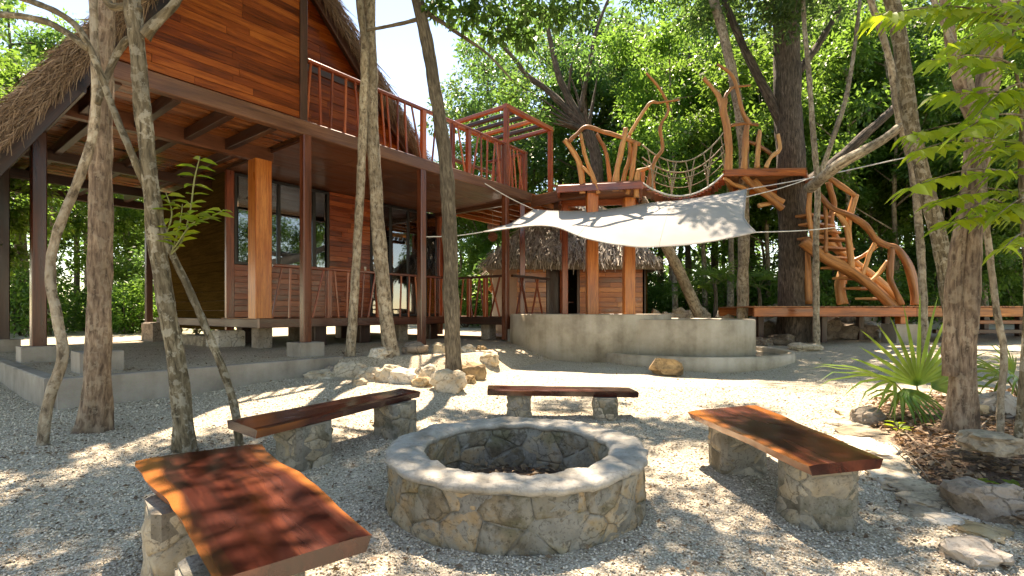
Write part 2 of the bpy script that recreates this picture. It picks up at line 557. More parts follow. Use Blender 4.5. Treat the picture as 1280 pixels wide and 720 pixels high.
class MB:
    """collects vertices, faces and uvs; build() links them as one mesh object"""

    def __init__(s):
        s.v, s.f, s.uv = [], [], []

    def quadbox(s, c, ax, ay, az, taper=0.0, ch=0.0):
        """box with centre c and half axes; uv runs along ax (metres) and across"""
        c, ax, ay, az = Vector(c), Vector(ax), Vector(ay), Vector(az)
        i = len(s.v)
        if ch > 0:
            ly, lz = ay.length, az.length
            ky, kz = (ly - ch) / ly, (lz - ch) / lz
            prof = [(-ky, -1), (ky, -1), (1, -kz), (1, kz), (ky, 1), (-ky, 1), (-1, kz), (-1, -kz)]
        else:
            prof = [(-1, -1), (1, -1), (1, 1), (-1, 1)]
        n = len(prof)
        for sgn in (-1, 1):
            for a, b in prof:
                s.v.append(c + ax * sgn + ay * a + az * b)
        lx = 2 * ax.length
        per = [0.0]
        for k in range(n):
            p0, p1 = prof[k], prof[(k + 1) % n]
            per.append(per[-1] + math.hypot((p1[0] - p0[0]) * ay.length, (p1[1] - p0[1]) * az.length))
        for k in range(n):
            k2 = (k + 1) % n
            s.f.append((i + k, i + n + k, i + n + k2, i + k2)[::-1])
            s.uv += [(0, per[k]), (lx, per[k]), (lx, per[k + 1]), (0, per[k + 1])][::-1]
        for sgn in (0, 1):
            idx = list(range(n))
            if sgn == 0:
                idx = idx[::-1]
            s.f.append(tuple(i + sgn * n + k for k in idx))
            s.uv += [(prof[k][0] * ay.length * 0.3, prof[k][1] * az.length) for k in idx]
        return s

    def beam(s, p0, p1, w_, h_, up=(0, 0, 1), ch=0.0):
        p0, p1 = Vector(p0), Vector(p1)
        d = p1 - p0
        ax = d * 0.5
        up = Vector(up)
        side = d.cross(up)
        if side.length < 1e-6:
            side = d.cross(Vector((1, 0, 0)))
        side.normalize()
        u2 = side.cross(d).normalized()
        return s.quadbox((p0 + p1) * 0.5, ax, side * (w_ / 2), u2 * (h_ / 2), 0, ch)

    def box(s, lo, hi, ch=0.0, axis=None):
        lo, hi = Vector(lo), Vector(hi)
        d = (hi - lo) / 2
        a = [Vector((d.x, 0, 0)), Vector((0, d.y, 0)), Vector((0, 0, d.z))]
        if axis is None:
            axis = max(range(3), key=lambda k: d[k])
        o = [(axis + 1) % 3, (axis + 2) % 3]
        return s.quadbox((lo + hi) / 2, a[axis], a[o[0]], a[o[1]], 0, ch)

    def tube(s, pts, radii, sides=8, sub=4, jit=0.0, seed=0, caps=True, relief=0.0):
        pts = [Vector(p) for p in pts]
        n = len(pts)
        if not hasattr(radii, '__len__'):
            radii = [radii] * n
        path, rad = [], []
        for i in range(n - 1):
            p0 = pts[max(i - 1, 0)]
            p1, p2 = pts[i], pts[i + 1]
            p3 = pts[min(i + 2, n - 1)]
            for k in range(sub):
                t = k / sub
                path.append(0.5 * ((2 * p1) + (p2 - p0) * t + (2 * p0 - 5 * p1 + 4 * p2 - p3) * t * t + (3 * p1 - p0 - 3 * p2 + p3) * t ** 3))
                rad.append(radii[i] * (1 - t) + radii[i + 1] * t)
        path.append(pts[-1])
        rad.append(radii[-1])
        base = len(s.v)
        d0 = (path[1] - path[0]).normalized()
        a = d0.cross(Vector((0.3, 1, 0.1)))
        if a.length < 1e-4:
            a = d0.cross(Vector((1, 0, 0)))
        a.normalize()
        ulen = 0.0
        us = []
        for i, p in enumerate(path):
            if i:
                ulen += (p - path[i - 1]).length
            us.append(ulen)
            d = (path[min(i + 1, len(path) - 1)] - path[max(i - 1, 0)]).normalized()
            a = (a - d * a.dot(d)).normalized()
            b = d.cross(a)
            for k in range(sides):
                th = 2 * math.pi * k / sides
                dr = a * math.cos(th) + b * math.sin(th)
                r = rad[i]
                if jit:
                    ul_ = ulen / max(rad[i], 0.02)
                    r *= 1 + jit * noise.noise(Vector((dr.x * 1.3 + seed * 7.1, dr.y * 1.3 + seed, ul_ * 0.2 + dr.z)))
                    if relief:
                        r *= 1 + relief * (noise.noise(Vector((dr.x * 4.2 + seed, dr.y * 4.2, ul_ * 0.22))) + 0.6 * noise.noise(Vector((dr.x * 9 + seed, dr.y * 9, ul_ * 0.6))))
                        if us[i] < 5 * rad[0]:
                            r *= 1 + 0.32 * (1 - us[i] / (5 * rad[0])) ** 2 * math.cos(4 * th + seed + 1.2 * math.sin(2 * th))
                s.v.append(p + dr * r)
        rr = sum(rad) / len(rad) * 2 * math.pi
        for i in range(len(path) - 1):
            for k in range(sides):
                k2 = (k + 1) % sides
                s.f.append((base + i * sides + k, base + i * sides + k2, base + (i + 1) * sides + k2, base + (i + 1) * sides + k))
                v0, v1 = rr * k / sides, rr * (k + 1) / sides
                s.uv += [(us[i], v0), (us[i], v1), (us[i + 1], v1), (us[i + 1], v0)]
        if caps:
            for i, idx in ((0, range(sides)), (len(path) - 1, range(sides))):
                ids = [base + i * sides + k for k in idx]
                if i == 0:
                    ids = ids[::-1]
                s.f.append(tuple(ids))
                s.uv += [(0, 0)] * sides
        return s

    def loft(s, rings, close=True, caps=True):
        base = len(s.v)
        n = len(rings[0])
        for r in rings:
            s.v += [Vector(p) for p in r]
        for i in range(len(rings) - 1):
            for k in range(n if close else n - 1):
                k2 = (k + 1) % n
                s.f.append((base + i * n + k, base + i * n + k2, base + (i + 1) * n + k2, base + (i + 1) * n + k))
                s.uv += [(0, 0)] * 4
        if caps:
            s.f.append(tuple(base + k for k in range(n))[::-1])
            s.f.append(tuple(base + (len(rings) - 1) * n + k for k in range(n)))
            s.uv += [(0, 0)] * (2 * n)
        return s

    def build(s, name, mat, parent=None, smooth=False, off=None):
        me = bpy.data.meshes.new(name)
        me.from_pydata([tuple(v) for v in s.v], [], s.f)
        if s.uv and len(s.uv) == len(me.loops):
            ul = me.uv_layers.new(name='UVMap')
            ul.data.foreach_set('uv', np.array(s.uv, dtype=np.float32).ravel())
        if smooth:
            me.polygons.foreach_set('use_smooth', [True] * len(me.polygons))
        me.materials.append(M[mat] if isinstance(mat, str) else mat)
        o = bpy.data.objects.new(name, me)
        link(o, parent)
        if off is not None:
            o.location = off
        return o


def np_mesh(name, co, faces, uv, mat, parent=None, smooth=False):
    """co (n,3), faces (m,k), uv (m,k,2)"""
    me = bpy.data.meshes.new(name)
    n, (m, k) = len(co), faces.shape
    me.vertices.add(n)
    me.vertices.foreach_set('co', np.ascontiguousarray(co, dtype=np.float32).ravel())
    me.loops.add(m * k)
    me.loops.foreach_set('vertex_index', np.ascontiguousarray(faces, dtype=np.int32).ravel())
    me.polygons.add(m)
    me.polygons.foreach_set('loop_start', np.arange(0, m * k, k, dtype=np.int32))
    if smooth:
        me.polygons.foreach_set('use_smooth', np.ones(m, dtype=bool))
    ul = me.uv_layers.new(name='UVMap')
    ul.data.foreach_set('uv', np.ascontiguousarray(uv, dtype=np.float32).ravel())
    me.update(calc_edges=True)
    me.validate()
    me.materials.append(M[mat] if isinstance(mat, str) else mat)
    o = bpy.data.objects.new(name, me)
    link(o, parent)
    return o


def norm(a):
    return a / np.maximum(np.linalg.norm(a, axis=-1, keepdims=True), 1e-9)


def leaf_arrays(pos, axis, up, ln, wd, rnd, fold=0.25, fine=False):
    """one folded leaf per row -> (co, faces, uv); up is the rough leaf normal"""
    n = len(pos)
    axis = norm(axis)
    side = norm(np.cross(axis, up))
    nor = norm(np.cross(side, axis))
    ln = np.asarray(ln).reshape(-1, 1) * np.ones((n, 1))
    wd = np.asarray(wd).reshape(-1, 1) * np.ones((n, 1))
    if not fine:
        a = pos
        b = pos + axis * ln * 0.45 + side * wd * 0.5 + nor * wd * fold
        c = pos + axis * ln - nor * ln * 0.12
        d = pos + axis * ln * 0.45 - side * wd * 0.5 + nor * wd * fold
        co = np.stack([a, b, c, d], 1).reshape(-1, 3)
        fa = np.arange(4 * n).reshape(n, 4)
        uv = np.zeros((n, 4, 2))
        uv[:, :, 0] = np.asarray(rnd).reshape(-1, 1)
        uv[:, :, 1] = [0, .45, 1, .45]
        return co, fa, uv
    q = [(0.0, 0, 0), (0.28, .42, .9), (0.62, .40, .75), (1.0, 0, 0), (0.62, -.40, .75), (0.28, -.42, .9)]
    vs = []
    for u, sv, f in q:
        vs.append(pos + axis * ln * u + side * wd * sv + nor * (wd * fold * f - ln * 0.22 * u * u))
    mid1 = pos + axis * ln * .45 - nor * ln * .22 * .2
    vs.append(mid1)
    co = np.stack(vs, 1).reshape(-1, 3)
    base = (np.arange(n) * 7).reshape(n, 1)
    f1 = base + np.array([[0, 1, 2, 6]])
    f2 = base + np.array([[6, 2, 3, 4]])
    f3 = base + np.array([[0, 6, 4, 5]])
    fa = np.stack([f1, f2, f3], 1).reshape(-1, 4)
    uv = np.zeros((n * 3, 4, 2))
    uv[:, :, 0] = np.repeat(np.asarray(rnd).reshape(-1), 3).reshape(-1, 1)
    uv[:, :, 1] = .5
    return co, fa, uv


def crown_arrays(rng, centers, radii, per, ln=(0.1, 0.16), ratio=0.42, fine=False, flat=0.75, droop=0.3):
    """leaf clumps: leaves sit around every clump centre, pointing outward and a little down"""
    centers = np.asarray(centers, float)
    radii = np.asarray(radii, float)
    k = len(centers)
    idx = np.repeat(np.arange(k), per)
    n = len(idx)
    d = norm(rng.normal(size=(n, 3)))
    r = rng.random(n) ** 0.5
    off = d * (r * radii[idx])[:, None]
    off[:, 2] *= flat
    pos = centers[idx] + off
    axis = norm(d * [1, 1, 0.5] + rng.normal(size=(n, 3)) * 0.55 + [0, 0, -droop])
    up = norm(rng.normal(size=(n, 3)) * 0.55 + [0, 0, 1])
    l = rng.uniform(ln[0], ln[1], n)
    rnd = np.clip(rng.normal(0.5, 0.24, n) + np.repeat(rng.normal(0, 0.14, k), per), 0.02, 0.98)
    return leaf_arrays(pos, axis, up, l, l * ratio, rnd, 0.22, fine)


def crown(name, rng, centers, radii, per, mat, parent, ln=(0.1, 0.16), ratio=0.42, fine=False, flat=0.75, droop=0.3):
    co, fa, uv = crown_arrays(rng, centers, radii, per, ln, ratio, fine, flat, droop)
    return np_mesh(name, co, fa, uv, mat, parent)


# ------------------------------------------------------------------ ground
CP = [(0, 3, 0), (1.8, 2.6, 0), (-1.6, 2.2, 0.0), (-3.6, 4.3, 0.12), (-4.6, 5, 0.17), (-2.7, 7.2, 0.23), (-1.6, 7.0, 0.2),
      (0, 5.3, 0.02), (1.7, 9.4, 0.19), (3.5, 8.3, 0.11), (6, 10.3, 0.2), (5.6, 12, 0.34), (9, 12, 0.4), (3.7, 4.3, 0.1), (3.2, 2.2, 0.04),
      (6, 5, 0.2), (6.5, 7.5, 0.22), (-7, 4, 0.2), (-9, 8, 0.3), (-10, 14, 0.5), (0, 14, 0.45), (5, 20, 0.8), (12, 20, 0.95), (-8, 24, 0.7),
      (0, 30, 0.9), (-3, 0, 0), (3, 0, 0), (0, -4, -0.05), (10, 2, 0.3), (-10, 0, 0.2), (-2, 12, 0.42), (16, 12, 0.7), (2, 16, 0.55),
      (-12, 40, 1.0), (12, 40, 1.2), (0, 60, 1.4), (-40, 40, 1.2), (40, 40, 1.4), (30, 5, 0.8), (-30, 5, 0.5)]
CPA = np.array(CP, float)


def gz_np(x, y):
    x = np.asarray(x, float)
    y = np.asarray(y, float)
    d2 = (x[..., None] - CPA[:, 0]) ** 2 + (y[..., None] - CPA[:, 1]) ** 2
    wgt = 1.0 / (d2 + 0.35) ** 1.6
    return (wgt * CPA[:, 2]).sum(-1) / wgt.sum(-1)


def gz(x, y):
    return float(gz_np(np.array([x]), np.array([y]))[0])


def gpix(px, py, it=6):
    """photo pixel -> point on the ground sheet"""
    ds = np.arange(1.2, 24.0, 0.02)
    gx, gh = (px - 640.0) * ds / F, CH - (py - HY) * ds / F
    hit = np.nonzero(gz_np(gx, ds) >= gh)[0]
    i = int(hit[0]) if len(hit) else len(ds) - 1
    return Vector((float(gx[i]), float(ds[i]), gz(gx[i], ds[i])))


xs = np.concatenate([np.linspace(-120, -14, 16), np.linspace(-13, -7, 13), np.arange(-6.6, 7.0, 0.1), np.linspace(7.2, 14, 16), np.linspace(15, 120, 16)])
ys = np.concatenate([np.linspace(-12, 1.0, 12), np.arange(1.2, 12.0, 0.1), np.linspace(12.2, 24, 30), np.linspace(25, 160, 22)])
X, Y = np.meshgrid(xs, ys)
Z = gz_np(X, Y)
for i in range(X.shape[0]):
    for j in range(X.shape[1]):
        if abs(X[i, j]) < 14 and Y[i, j] < 24:
            Z[i, j] += 0.018 * noise.noise(Vector((X[i, j] * 1.7, Y[i, j] * 1.7, 0))) + 0.008 * noise.noise(Vector((X[i, j] * 6, Y[i, j] * 6, 3)))
nx, ny = len(xs), len(ys)
co = np.stack([X, Y, Z], -1).reshape(-1, 3)
ii, jj = np.meshgrid(np.arange(ny - 1), np.arange(nx - 1), indexing='ij')
a_ = (ii * nx + jj).ravel()
fa = np.stack([a_, a_ + 1, a_ + nx + 1, a_ + nx], 1)
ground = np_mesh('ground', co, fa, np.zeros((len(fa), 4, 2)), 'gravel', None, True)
tag(ground, 'pale crushed limestone gravel clearing in the forest', 'ground', kind='structure')

# raised gravel terrace under the house (local t, b)
tt = np.concatenate([np.arange(-2.98, 7.5, 0.15), np.linspace(7.6, 15, 12)])
bb = np.concatenate([np.arange(-2.6, -0.6, 0.12), [-0.57], np.arange(-0.4, 9.0, 0.5)])
T, B = np.meshgrid(tt, bb)
WX = H0.x + HU.x * T + HV.x * B
WY = H0.y + HU.y * T + HV.y * B
lo_ = gz_np(WX, WY) - 0.06
edge_b = np.where(T < 0.2, -0.62, -0.62 - 1.1 * np.clip((T - 0.2) / 1.5, 0, 1))
FW_ = np.where(T < 2.2, 0.8, 0.8 + 0.9 * np.clip((T - 2.2) / 1.5, 0, 1))
fall = np.clip((B - (edge_b - 0.75)) / FW_, 0, 1)
fall = np.where(T < 0.15, (B > -0.6) * 1.0, fall * fall * (3 - 2 * fall))
fall = fall * np.clip((9.5 - T) / 3.0, 0, 1) * np.clip((8.6 - B) / 0.6, 0, 1)
TZ = lo_ * (1 - fall) + HZ * fall
co = np.stack([WX, WY, TZ], -1).reshape(-1, 3)
nx, ny = len(tt), len(bb)
ii, jj = np.meshgrid(np.arange(ny - 1), np.arange(nx - 1), indexing='ij')
a_ = (ii * nx + jj).ravel()
fa = np.stack([a_, a_ + 1, a_ + nx + 1, a_ + nx], 1)
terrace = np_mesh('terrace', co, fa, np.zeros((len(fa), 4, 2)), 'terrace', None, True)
tag(terrace, 'raised sandy gravel terrace under the timber house', 'terrace', kind='structure')


def surf(x, y):
    """height of the topmost ground sheet"""
    z = gz(x, y)
    r = Vector((x, y, 0)) - H0
    t, b = r.dot(HU), r.dot(HV)
    if -2.95 < t < 9.5 and b > -2.6:
        eb = -0.62 if t < 0.2 else -0.62 - 1.1 * min(1, (t - 0.2) / 1.5)
        fw_ = 0.8 if t < 2.2 else 0.8 + 0.9 * min(1, (t - 2.2) / 1.5)
        f = min(1, max(0, (b - (eb - 0.75)) / fw_))
        f = (1.0 if b > -0.6 else 0.0) if t < 0.15 else f * f * (3 - 2 * f)
        f *= min(1, max(0, (9.5 - t) / 3.0)) * min(1, max(0, (8.6 - b) / 0.6))
        z = max(z, (z - 0.06) * (1 - f) + HZ * f)
    return z


# ------------------------------------------------------------------ thatch
def strands(name, rng, n, origin, e1, e2, down, out, ln, wd, mat, parent, lift=0.05, spread=0.25):
    """n straw strips over the patch origin + a*e1 + b*e2, lying along `down`, lifted along `out`"""
    o, e1, e2, down, out = (np.array(tuple(q), float) for q in (origin, e1, e2, down, out))
    down = down / np.linalg.norm(down)
    out = out / np.linalg.norm(out)
    sidev = np.cross(down, out)
    a = rng.random((n, 1))
    b = rng.random((n, 1))
    p = o + a * e1 + b * e2 + out * rng.random((n, 1)) * lift
    d = norm(down + sidev * rng.normal(0, spread, (n, 1)) + out * rng.normal(0.02, spread * 0.45, (n, 1)))
    l = rng.uniform(ln[0], ln[1], (n, 1))
    s_ = norm(np.cross(d, out + rng.normal(0, 0.5, (n, 3)))) * rng.uniform(wd[0], wd[1], (n, 1)) * 0.5
    tip = p + d * l - out * l * rng.uniform(0, 0.12, (n, 1))
    co = np.stack([p - s_, p + s_, tip + s_ * 0.4, tip - s_ * 0.4], 1).reshape(-1, 3)
    fa_ = np.arange(4 * n).reshape(n, 4)
    uv_ = np.zeros((n, 4, 2))
    uv_[:, :, 0] = np.clip(rng.normal(0.5, 0.24, (n, 1)), 0, 1)
    ob = np_mesh(name, co, fa_, uv_, mat, parent)
    ob['kind'] = 'stuff'
    return ob


# ------------------------------------------------------------------ the timber house
house = thing('timber_house', 'two-storey varnished timber house with steep thatched gable and balcony', 'house', H(0, 0, HZ), HANG)


def hp(t, b, z):
    return Vector((t, b, z - HZ))


def hbox(name, mat, lo, hi, parent=None, ch=0.006, axis=None):
    return MB().box(hp(*lo), hp(*hi), ch, axis).build(name, mat, parent or house)


def hbeam(name, mat, p0, p1, w_, h_, parent=None, ch=0.006, up=(0, 0, 1)):
    return MB().beam(hp(*p0), hp(*p1), w_, h_, up, ch).build(name, mat, parent or house)


def roof_l(z):          # left roof line (underside): t at height z
    return (z - 8.4) / 1.67


def roof_r(z):
    return (7.72 - z) / 1.04


def plank_rows(parent, mat, b0, b1, z0, z1, t_lo, t_hi, dz=0.105, seg=(0.9, 2.2), seed=1, gap=0.004, holes=(), name='plank'):
    """horizontal boards on the plane b0..b1 between t_lo(z) and t_hi(z), with staggered joints"""
    r = random.Random(seed)
    z = z0
    while z < z1 - 0.02:
        h = min(dz, z1 - z)
        lo, hi = t_lo(z), t_hi(z)
        t = lo
        first = True
        while t < hi - 0.02:
            s = r.uniform(*seg)
            if first:
                s *= r.uniform(0.4, 1)
                first = False
            e = min(hi, t + s)
            if hi - e < 0.25:
                e = hi
            dd = r.uniform(-0.004, 0.004)
            MB().box(hp(t + gap / 2, b0 + dd, z + gap / 2), hp(e - gap / 2, b1, z + h - gap / 2), 0.003, 0).build(name, mat, parent)
            t = e
        z += h


# gable wall, flush with the front beam
gw = MB().box(hp(-2.3, 0.06, 4.13), hp(-0.06, 0.10, 4.5)).build('gable_wall', 'wood_dark', house)
plank_rows(gw, 'wood_gable', 0.0, 0.055, 4.16, 7.6, lambda z: max(-2.42, roof_l(z) - 0.1), lambda z: -0.075, seed=3)
# the part of the gable set back behind the balcony
gw2 = MB().box(hp(-0.05, 1.26, 4.13), hp(2.0, 1.30, 5.0)).build('balcony_wall', 'wood_dark', house)
plank_rows(gw2, 'wood_gable', 1.2, 1.255, 4.16, 7.5, lambda z: 0.02, lambda z: max(0.1, roof_r(z) + 0.08), seed=5, dz=0.14)
hbox('trim', 'wood_dark', (0.02, 1.165, 5.55), (2.1, 1.2, 5.67))
hbox('return_wall', 'wood_gable', (-0.04, 0.08, 4.13), (0.02, 1.2, 7.6))
hbox('gable_post', 'wood_dark', (-0.075, -0.03, 4.13), (0.045, 0.1, 7.9), axis=2)
# roof
roofl = MB()
ang = math.atan(1.67)
nx_, nz_ = -math.sin(ang), math.cos(ang)
TH = 0.18
prof = [(-0.25, 7.98), (-3.72, 8.4 - 1.67 * 3.72), (-3.72 + nx_ * TH, 8.4 - 1.67 * 3.72 + nz_ * TH), (-0.25 + nx_ * 0.05, 7.98 + 0.45)]
roofl.loft([[hp(t, b, z) for t, z in prof] for b in (-0.12, 8.2)])
roof_left = roofl.build('roof', 'thatch', house)
ang2 = math.atan(1.04)
mx_, mz_ = math.sin(ang2), math.cos(ang2)
prof2 = [(-0.25, 7.98), (3.45, 7.72 - 1.04 * 3.45), (3.45 + mx_ * 0.3, 7.72 - 1.04 * 3.45 + mz_ * 0.3), (-0.25, 8.42)]
roofr = MB().loft([[hp(t, b, z) for t, z in prof2][::-1] for b in (0.98, 8.2)])
roof_right = roofr.build('roof', 'thatch', house)
rng = np.random.default_rng(11)
dn = Vector((-math.cos(ang), 0, -math.sin(ang)))
ou = Vector((nx_, 0, nz_))
top = hp(-0.25, -0.2, 7.98)
e_len = 3.47 / math.cos(ang)
# cut front edge of the left slope, its outer face and its underside eave
strands('thatch', rng, 12000, top - Vector((0, 0.02, 0)), dn * e_len, ou * (TH + 0.03), dn, Vector((0, -1, 0)), (0.06, 0.26), (0.004, 0.012), 'thatch', roof_left, 0.1, 0.35)
strands('thatch', rng, 6000, top + ou * TH, dn * e_len, Vector((0, 3.0, 0)), dn, ou, (0.2, 0.5), (0.006, 0.016), 'thatch', roof_left, 0.1, 0.2)
strands('thatch', rng, 1500, top + dn * (e_len - 0.15), ou * TH, Vector((0, 4, 0)), dn, ou, (0.2, 0.5), (0.01, 0.025), 'thatch', roof_left, 0.05, 0.25)
dn2 = Vector((math.cos(ang2), 0, -math.sin(ang2)))
ou2 = Vector((mx_, 0, mz_))
top2 = hp(-0.25, 0.94, 7.98)
e2_len = 3.7 / math.cos(ang2)
strands('thatch', rng, 6000, top2, dn2 * e2_len, ou2 * 0.3, dn2, Vector((0, -1, 0)), (0.08, 0.3), (0.005, 0.014), 'thatch', roof_right, 0.12, 0.4)
strands('thatch', rng, 2400, top2 + ou2 * 0.3, dn2 * e2_len, Vector((0, 3, 0)), dn2, ou2, (0.25, 0.6), (0.01, 0.028), 'thatch', roof_right, 0.08, 0.25)
hbeam('bargeboard', 'wood_dark', (-3.72, -0.02, 8.4 - 1.67 * 3.72 - 0.11), (-0.3, -0.02, 7.98 - 0.19), 0.06, 0.16, up=(0, 0, 1))
for b in (0.9, 2.1, 3.5, 4.9, 6.3):
    hbeam('rafter', 'wood_dark', (-3.6, b, 8.4 - 1.67 * 3.6 - 0.1), (-0.3, b, 7.98 - 0.2), 0.07, 0.12)
hbeam('eave_beam', 'wood_dark', (-2.72, -0.05, 3.72), (-2.72, 8, 3.72), 0.12, 0.16)
hbeam('bargeboard', 'wood_dark', (3.45, 1.0, 7.72 - 1.04 * 3.45 - 0.08), (-0.2, 1.0, 7.9), 0.05, 0.14)

# floor frame
hbox('front_beam', 'wood_beam', (-2.62, -0.07, 3.905), (5.92, 0.07, 4.126), ch=0.012)
hbox('inner_beam', 'wood_panel', (-2.7, 1.6, 3.83), (0.32, 1.74, 4.1), ch=0.01)
for t in (-2.35, -1.72, -1.06, -0.45):
    hbeam('joist', 'wood_dark', (t, 0.07, 3.97), (t, 1.6, 3.97), 0.1, 0.17)
for t in (-2.2, -1.2, -0.3):
    hbeam('joist', 'wood_dark', (t, 1.74, 3.92), (t, 7.6, 3.92), 0.1, 0.17)
for b in (4.0, 6.0, 7.6):
    hbox('cross_beam', 'wood_dark', (-2.7, b, 3.72), (0.3, b + 0.12, 3.9))
sof = hbox('soffit', 'wood_dark', (-2.6, 0.0, 4.10), (0.25, 7.7, 4.122))
b = 0.075
k = 0
while b < 7.6:
    bw = 0.13
    MB().box(hp(-2.58, b, 4.078 + 0.002 * (k % 2)), hp(0.2, b + bw - 0.008, 4.099), 0.002, 0).build('board', 'wood_soffit', sof)
    b += bw
    k += 1
sp = hbox('balcony_soffit', 'wood_dark', (0.26, 0.07, 4.03), (6.2, 3.4, 4.06))
for i in range(5):
    for j in range(3):
        t0 = 0.28 + i * 1.18
        b0 = 0.075 + j * 1.1
        MB().box(hp(t0 + 0.003, b0 + 0.003, 4.012), hp(t0 + 1.177, b0 + 1.097, 4.029), 0, 0).build('panel', 'wood_panel', sp)
fl = hbox('upper_floor', 'wood_deck', (-2.6, 0.075, 4.124), (5.9, 7.6, 4.15))
hbox('end_beam', 'wood_beam', (5.92, -0.07, 3.91), (6.04, 3.4, 4.12))
for i in range(7):
    hbox('joist', 'wood_soffit', (6.05, 0.1 + i * 0.46, 3.95), (8.35, 0.17 + i * 0.46, 4.09))
hbox('end_beam', 'wood_beam', (8.36, -0.1, 3.9), (8.48, 3.4, 4.11))
for i in range(9):
    hbox('board', 'wood_deck', (6.05 + i * 0.26, -0.05, 4.1), (6.05 + i * 0.26 + 0.22, 3.4, 4.125), ch=0.003)
# posts
for (t, b, z0, z1, wd, mt, blk) in [
        (t_at(382, 0.0), 0.0, 0.68, 3.905, 0.135, 'wood_post', 1), (t_at(527, 0.0), 0.0, HZ, 3.905, 0.135, 'wood_post', 0), (t_at(632, 0.0), 0.0, 0.5, 3.905, 0.14, 'wood_post', 0),
        (-2.55, 0.0, 0.70, 3.9, 0.135, 'wood_post', 1), (-2.73, 2.1, 0.68, 3.70, 0.16, 'wood_post', 1), (-2.75, 4.9, 0.68, 3.7, 0.16, 'wood_dark', 1),
        (t_at(325, 1.62), 1.62, 1.04, 3.83, 0.29, 'wood_orange', 0), (t_at(186, 7.4), 7.4, HZ, 3.8, 0.14, 'wood_dark', 0),
        (t_at(558, 1.75), 1.75, 1.03, 4.0, 0.13, 'wood_post', 0), (6.1, 3.3, 0.5, 4.0, 0.14, 'wood_red', 0), (7.9, 0.2, 0.5, 3.9, 0.13, 'wood_red', 0)]:
    hbox('post', mt, (t - wd / 2, b - wd / 2, z0), (t + wd / 2, b + wd / 2, z1), ch=0.012, axis=2)
    if blk:
        hbox('footing', 'concrete_kerb', (t - 0.2, b - 0.2, HZ - 0.05), (t + 0.2, b + 0.2, z0), ch=0.012)

# lower deck, its fascia and piers
DZ = 1.03
hbox('deck_fascia', 'wood_post', (0.12, 1.70, 0.86), (5.25, 1.78, DZ), ch=0.008)
hbox('deck_fascia', 'wood_dark', (5.14, -0.06, 0.84), (5.24, 1.70, DZ), ch=0.008)
hbox('deck_fascia', 'wood_dark', (0.12, 1.78, 0.86), (0.18, 6.9, DZ - 0.01), ch=0.008)
dk = hbox('deck', 'wood_dark', (0.19, 1.8, 0.9), (6.9, 3.4, 0.98), axis=0)
for i in range(12):
    MB().box(hp(0.14, 1.72 + i * 0.135, 0.985), hp(5.2, 1.72 + i * 0.135 + 0.128, DZ + 0.004), 0.003, 0).build('board', 'wood_deck', dk)
for i in range(12):
    MB().box(hp(5.26 + i * 0.135, -0.05, 0.985), hp(5.26 + i * 0.135 + 0.128, 3.36, DZ + 0.003), 0.003, 1).build('board', 'wood_deck', dk)
for i, (t, b) in enumerate([(0.5, 2.4), (1.6, 2.3), (2.7, 2.3), (3.8, 2.3), (4.8, 2.3), (1.0, 4.2), (2.3, 4.4), (3.6, 4.4), (5.0, 4.2), (5.6, 1.0), (6.4, 0.8)]):
    hbox('pier', 'wood_dark' if i % 3 else 'stone_grey', (t - 0.14, b - 0.14, HZ - 0.05), (t + 0.14, b + 0.14, 0.9), ch=0.015)
hbox('plinth', 'stone_pale', (0.0, 3.1, HZ - 0.05), (0.5, 3.7, 0.78), ch=0.03)
hbox('plinth', 'stone_pale', (-0.05, 3.7, HZ - 0.05), (0.4, 4.9, 0.66), ch=0.03)
hbox('plinth', 'stone_grey', (-0.1, 6.4, HZ - 0.05), (0.5, 7.2, 0.9), ch=0.03)

# ground-floor room
RB = 3.3
T0, TW, TD, T1 = t_at(283, RB), t_at(410, RB), t_at(463, RB), t_at(557, RB)
sw = hbox('side_wall', 'wood_dark', (T0 + 0.05, RB + 0.1, 0.8), (T0 + 0.09, 6.9, 4.0))
z = 0.78
while z < 3.95:
    h = 0.2
    b = RB + 0.06
    while b < 6.85:
        e = min(6.9, b + random.uniform(1.2, 2.6))
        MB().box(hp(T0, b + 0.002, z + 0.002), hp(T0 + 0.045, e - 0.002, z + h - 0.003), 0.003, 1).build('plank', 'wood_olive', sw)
        b = e
    z += h
hbox('corner_board', 'wood_red', (T0 - 0.01, RB - 0.03, 0.78), (T0 + 0.14, RB + 0.055, 4.0), axis=2)
fw = hbox('front_wall', 'wood_dark', (TW + 0.05, RB + 0.07, 1.04), (TD - 0.02, RB + 0.1, 4.0))
plank_rows(fw, 'wood_red', RB, RB + 0.06, 1.04, 4.0, lambda z: TW + 0.04, lambda z: TD - 0.01, seed=8, dz=0.12, seg=(0.6, 1.3))
fw2 = hbox('front_wall', 'wood_dark', (T0 + 0.15, RB + 0.07, 1.04), (TW + 0.04, RB + 0.1, 2.1))
plank_rows(fw2, 'wood_red', RB, RB + 0.06, 1.04, 2.12, lambda z: T0 + 0.15, lambda z: TW + 0.04, seed=9, dz=0.12, seg=(0.8, 1.6))
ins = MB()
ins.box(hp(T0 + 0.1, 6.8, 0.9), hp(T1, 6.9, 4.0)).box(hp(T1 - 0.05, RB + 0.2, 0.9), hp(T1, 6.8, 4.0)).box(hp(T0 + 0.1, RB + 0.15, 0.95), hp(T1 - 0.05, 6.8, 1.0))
ins.build('interior', 'interior', house)


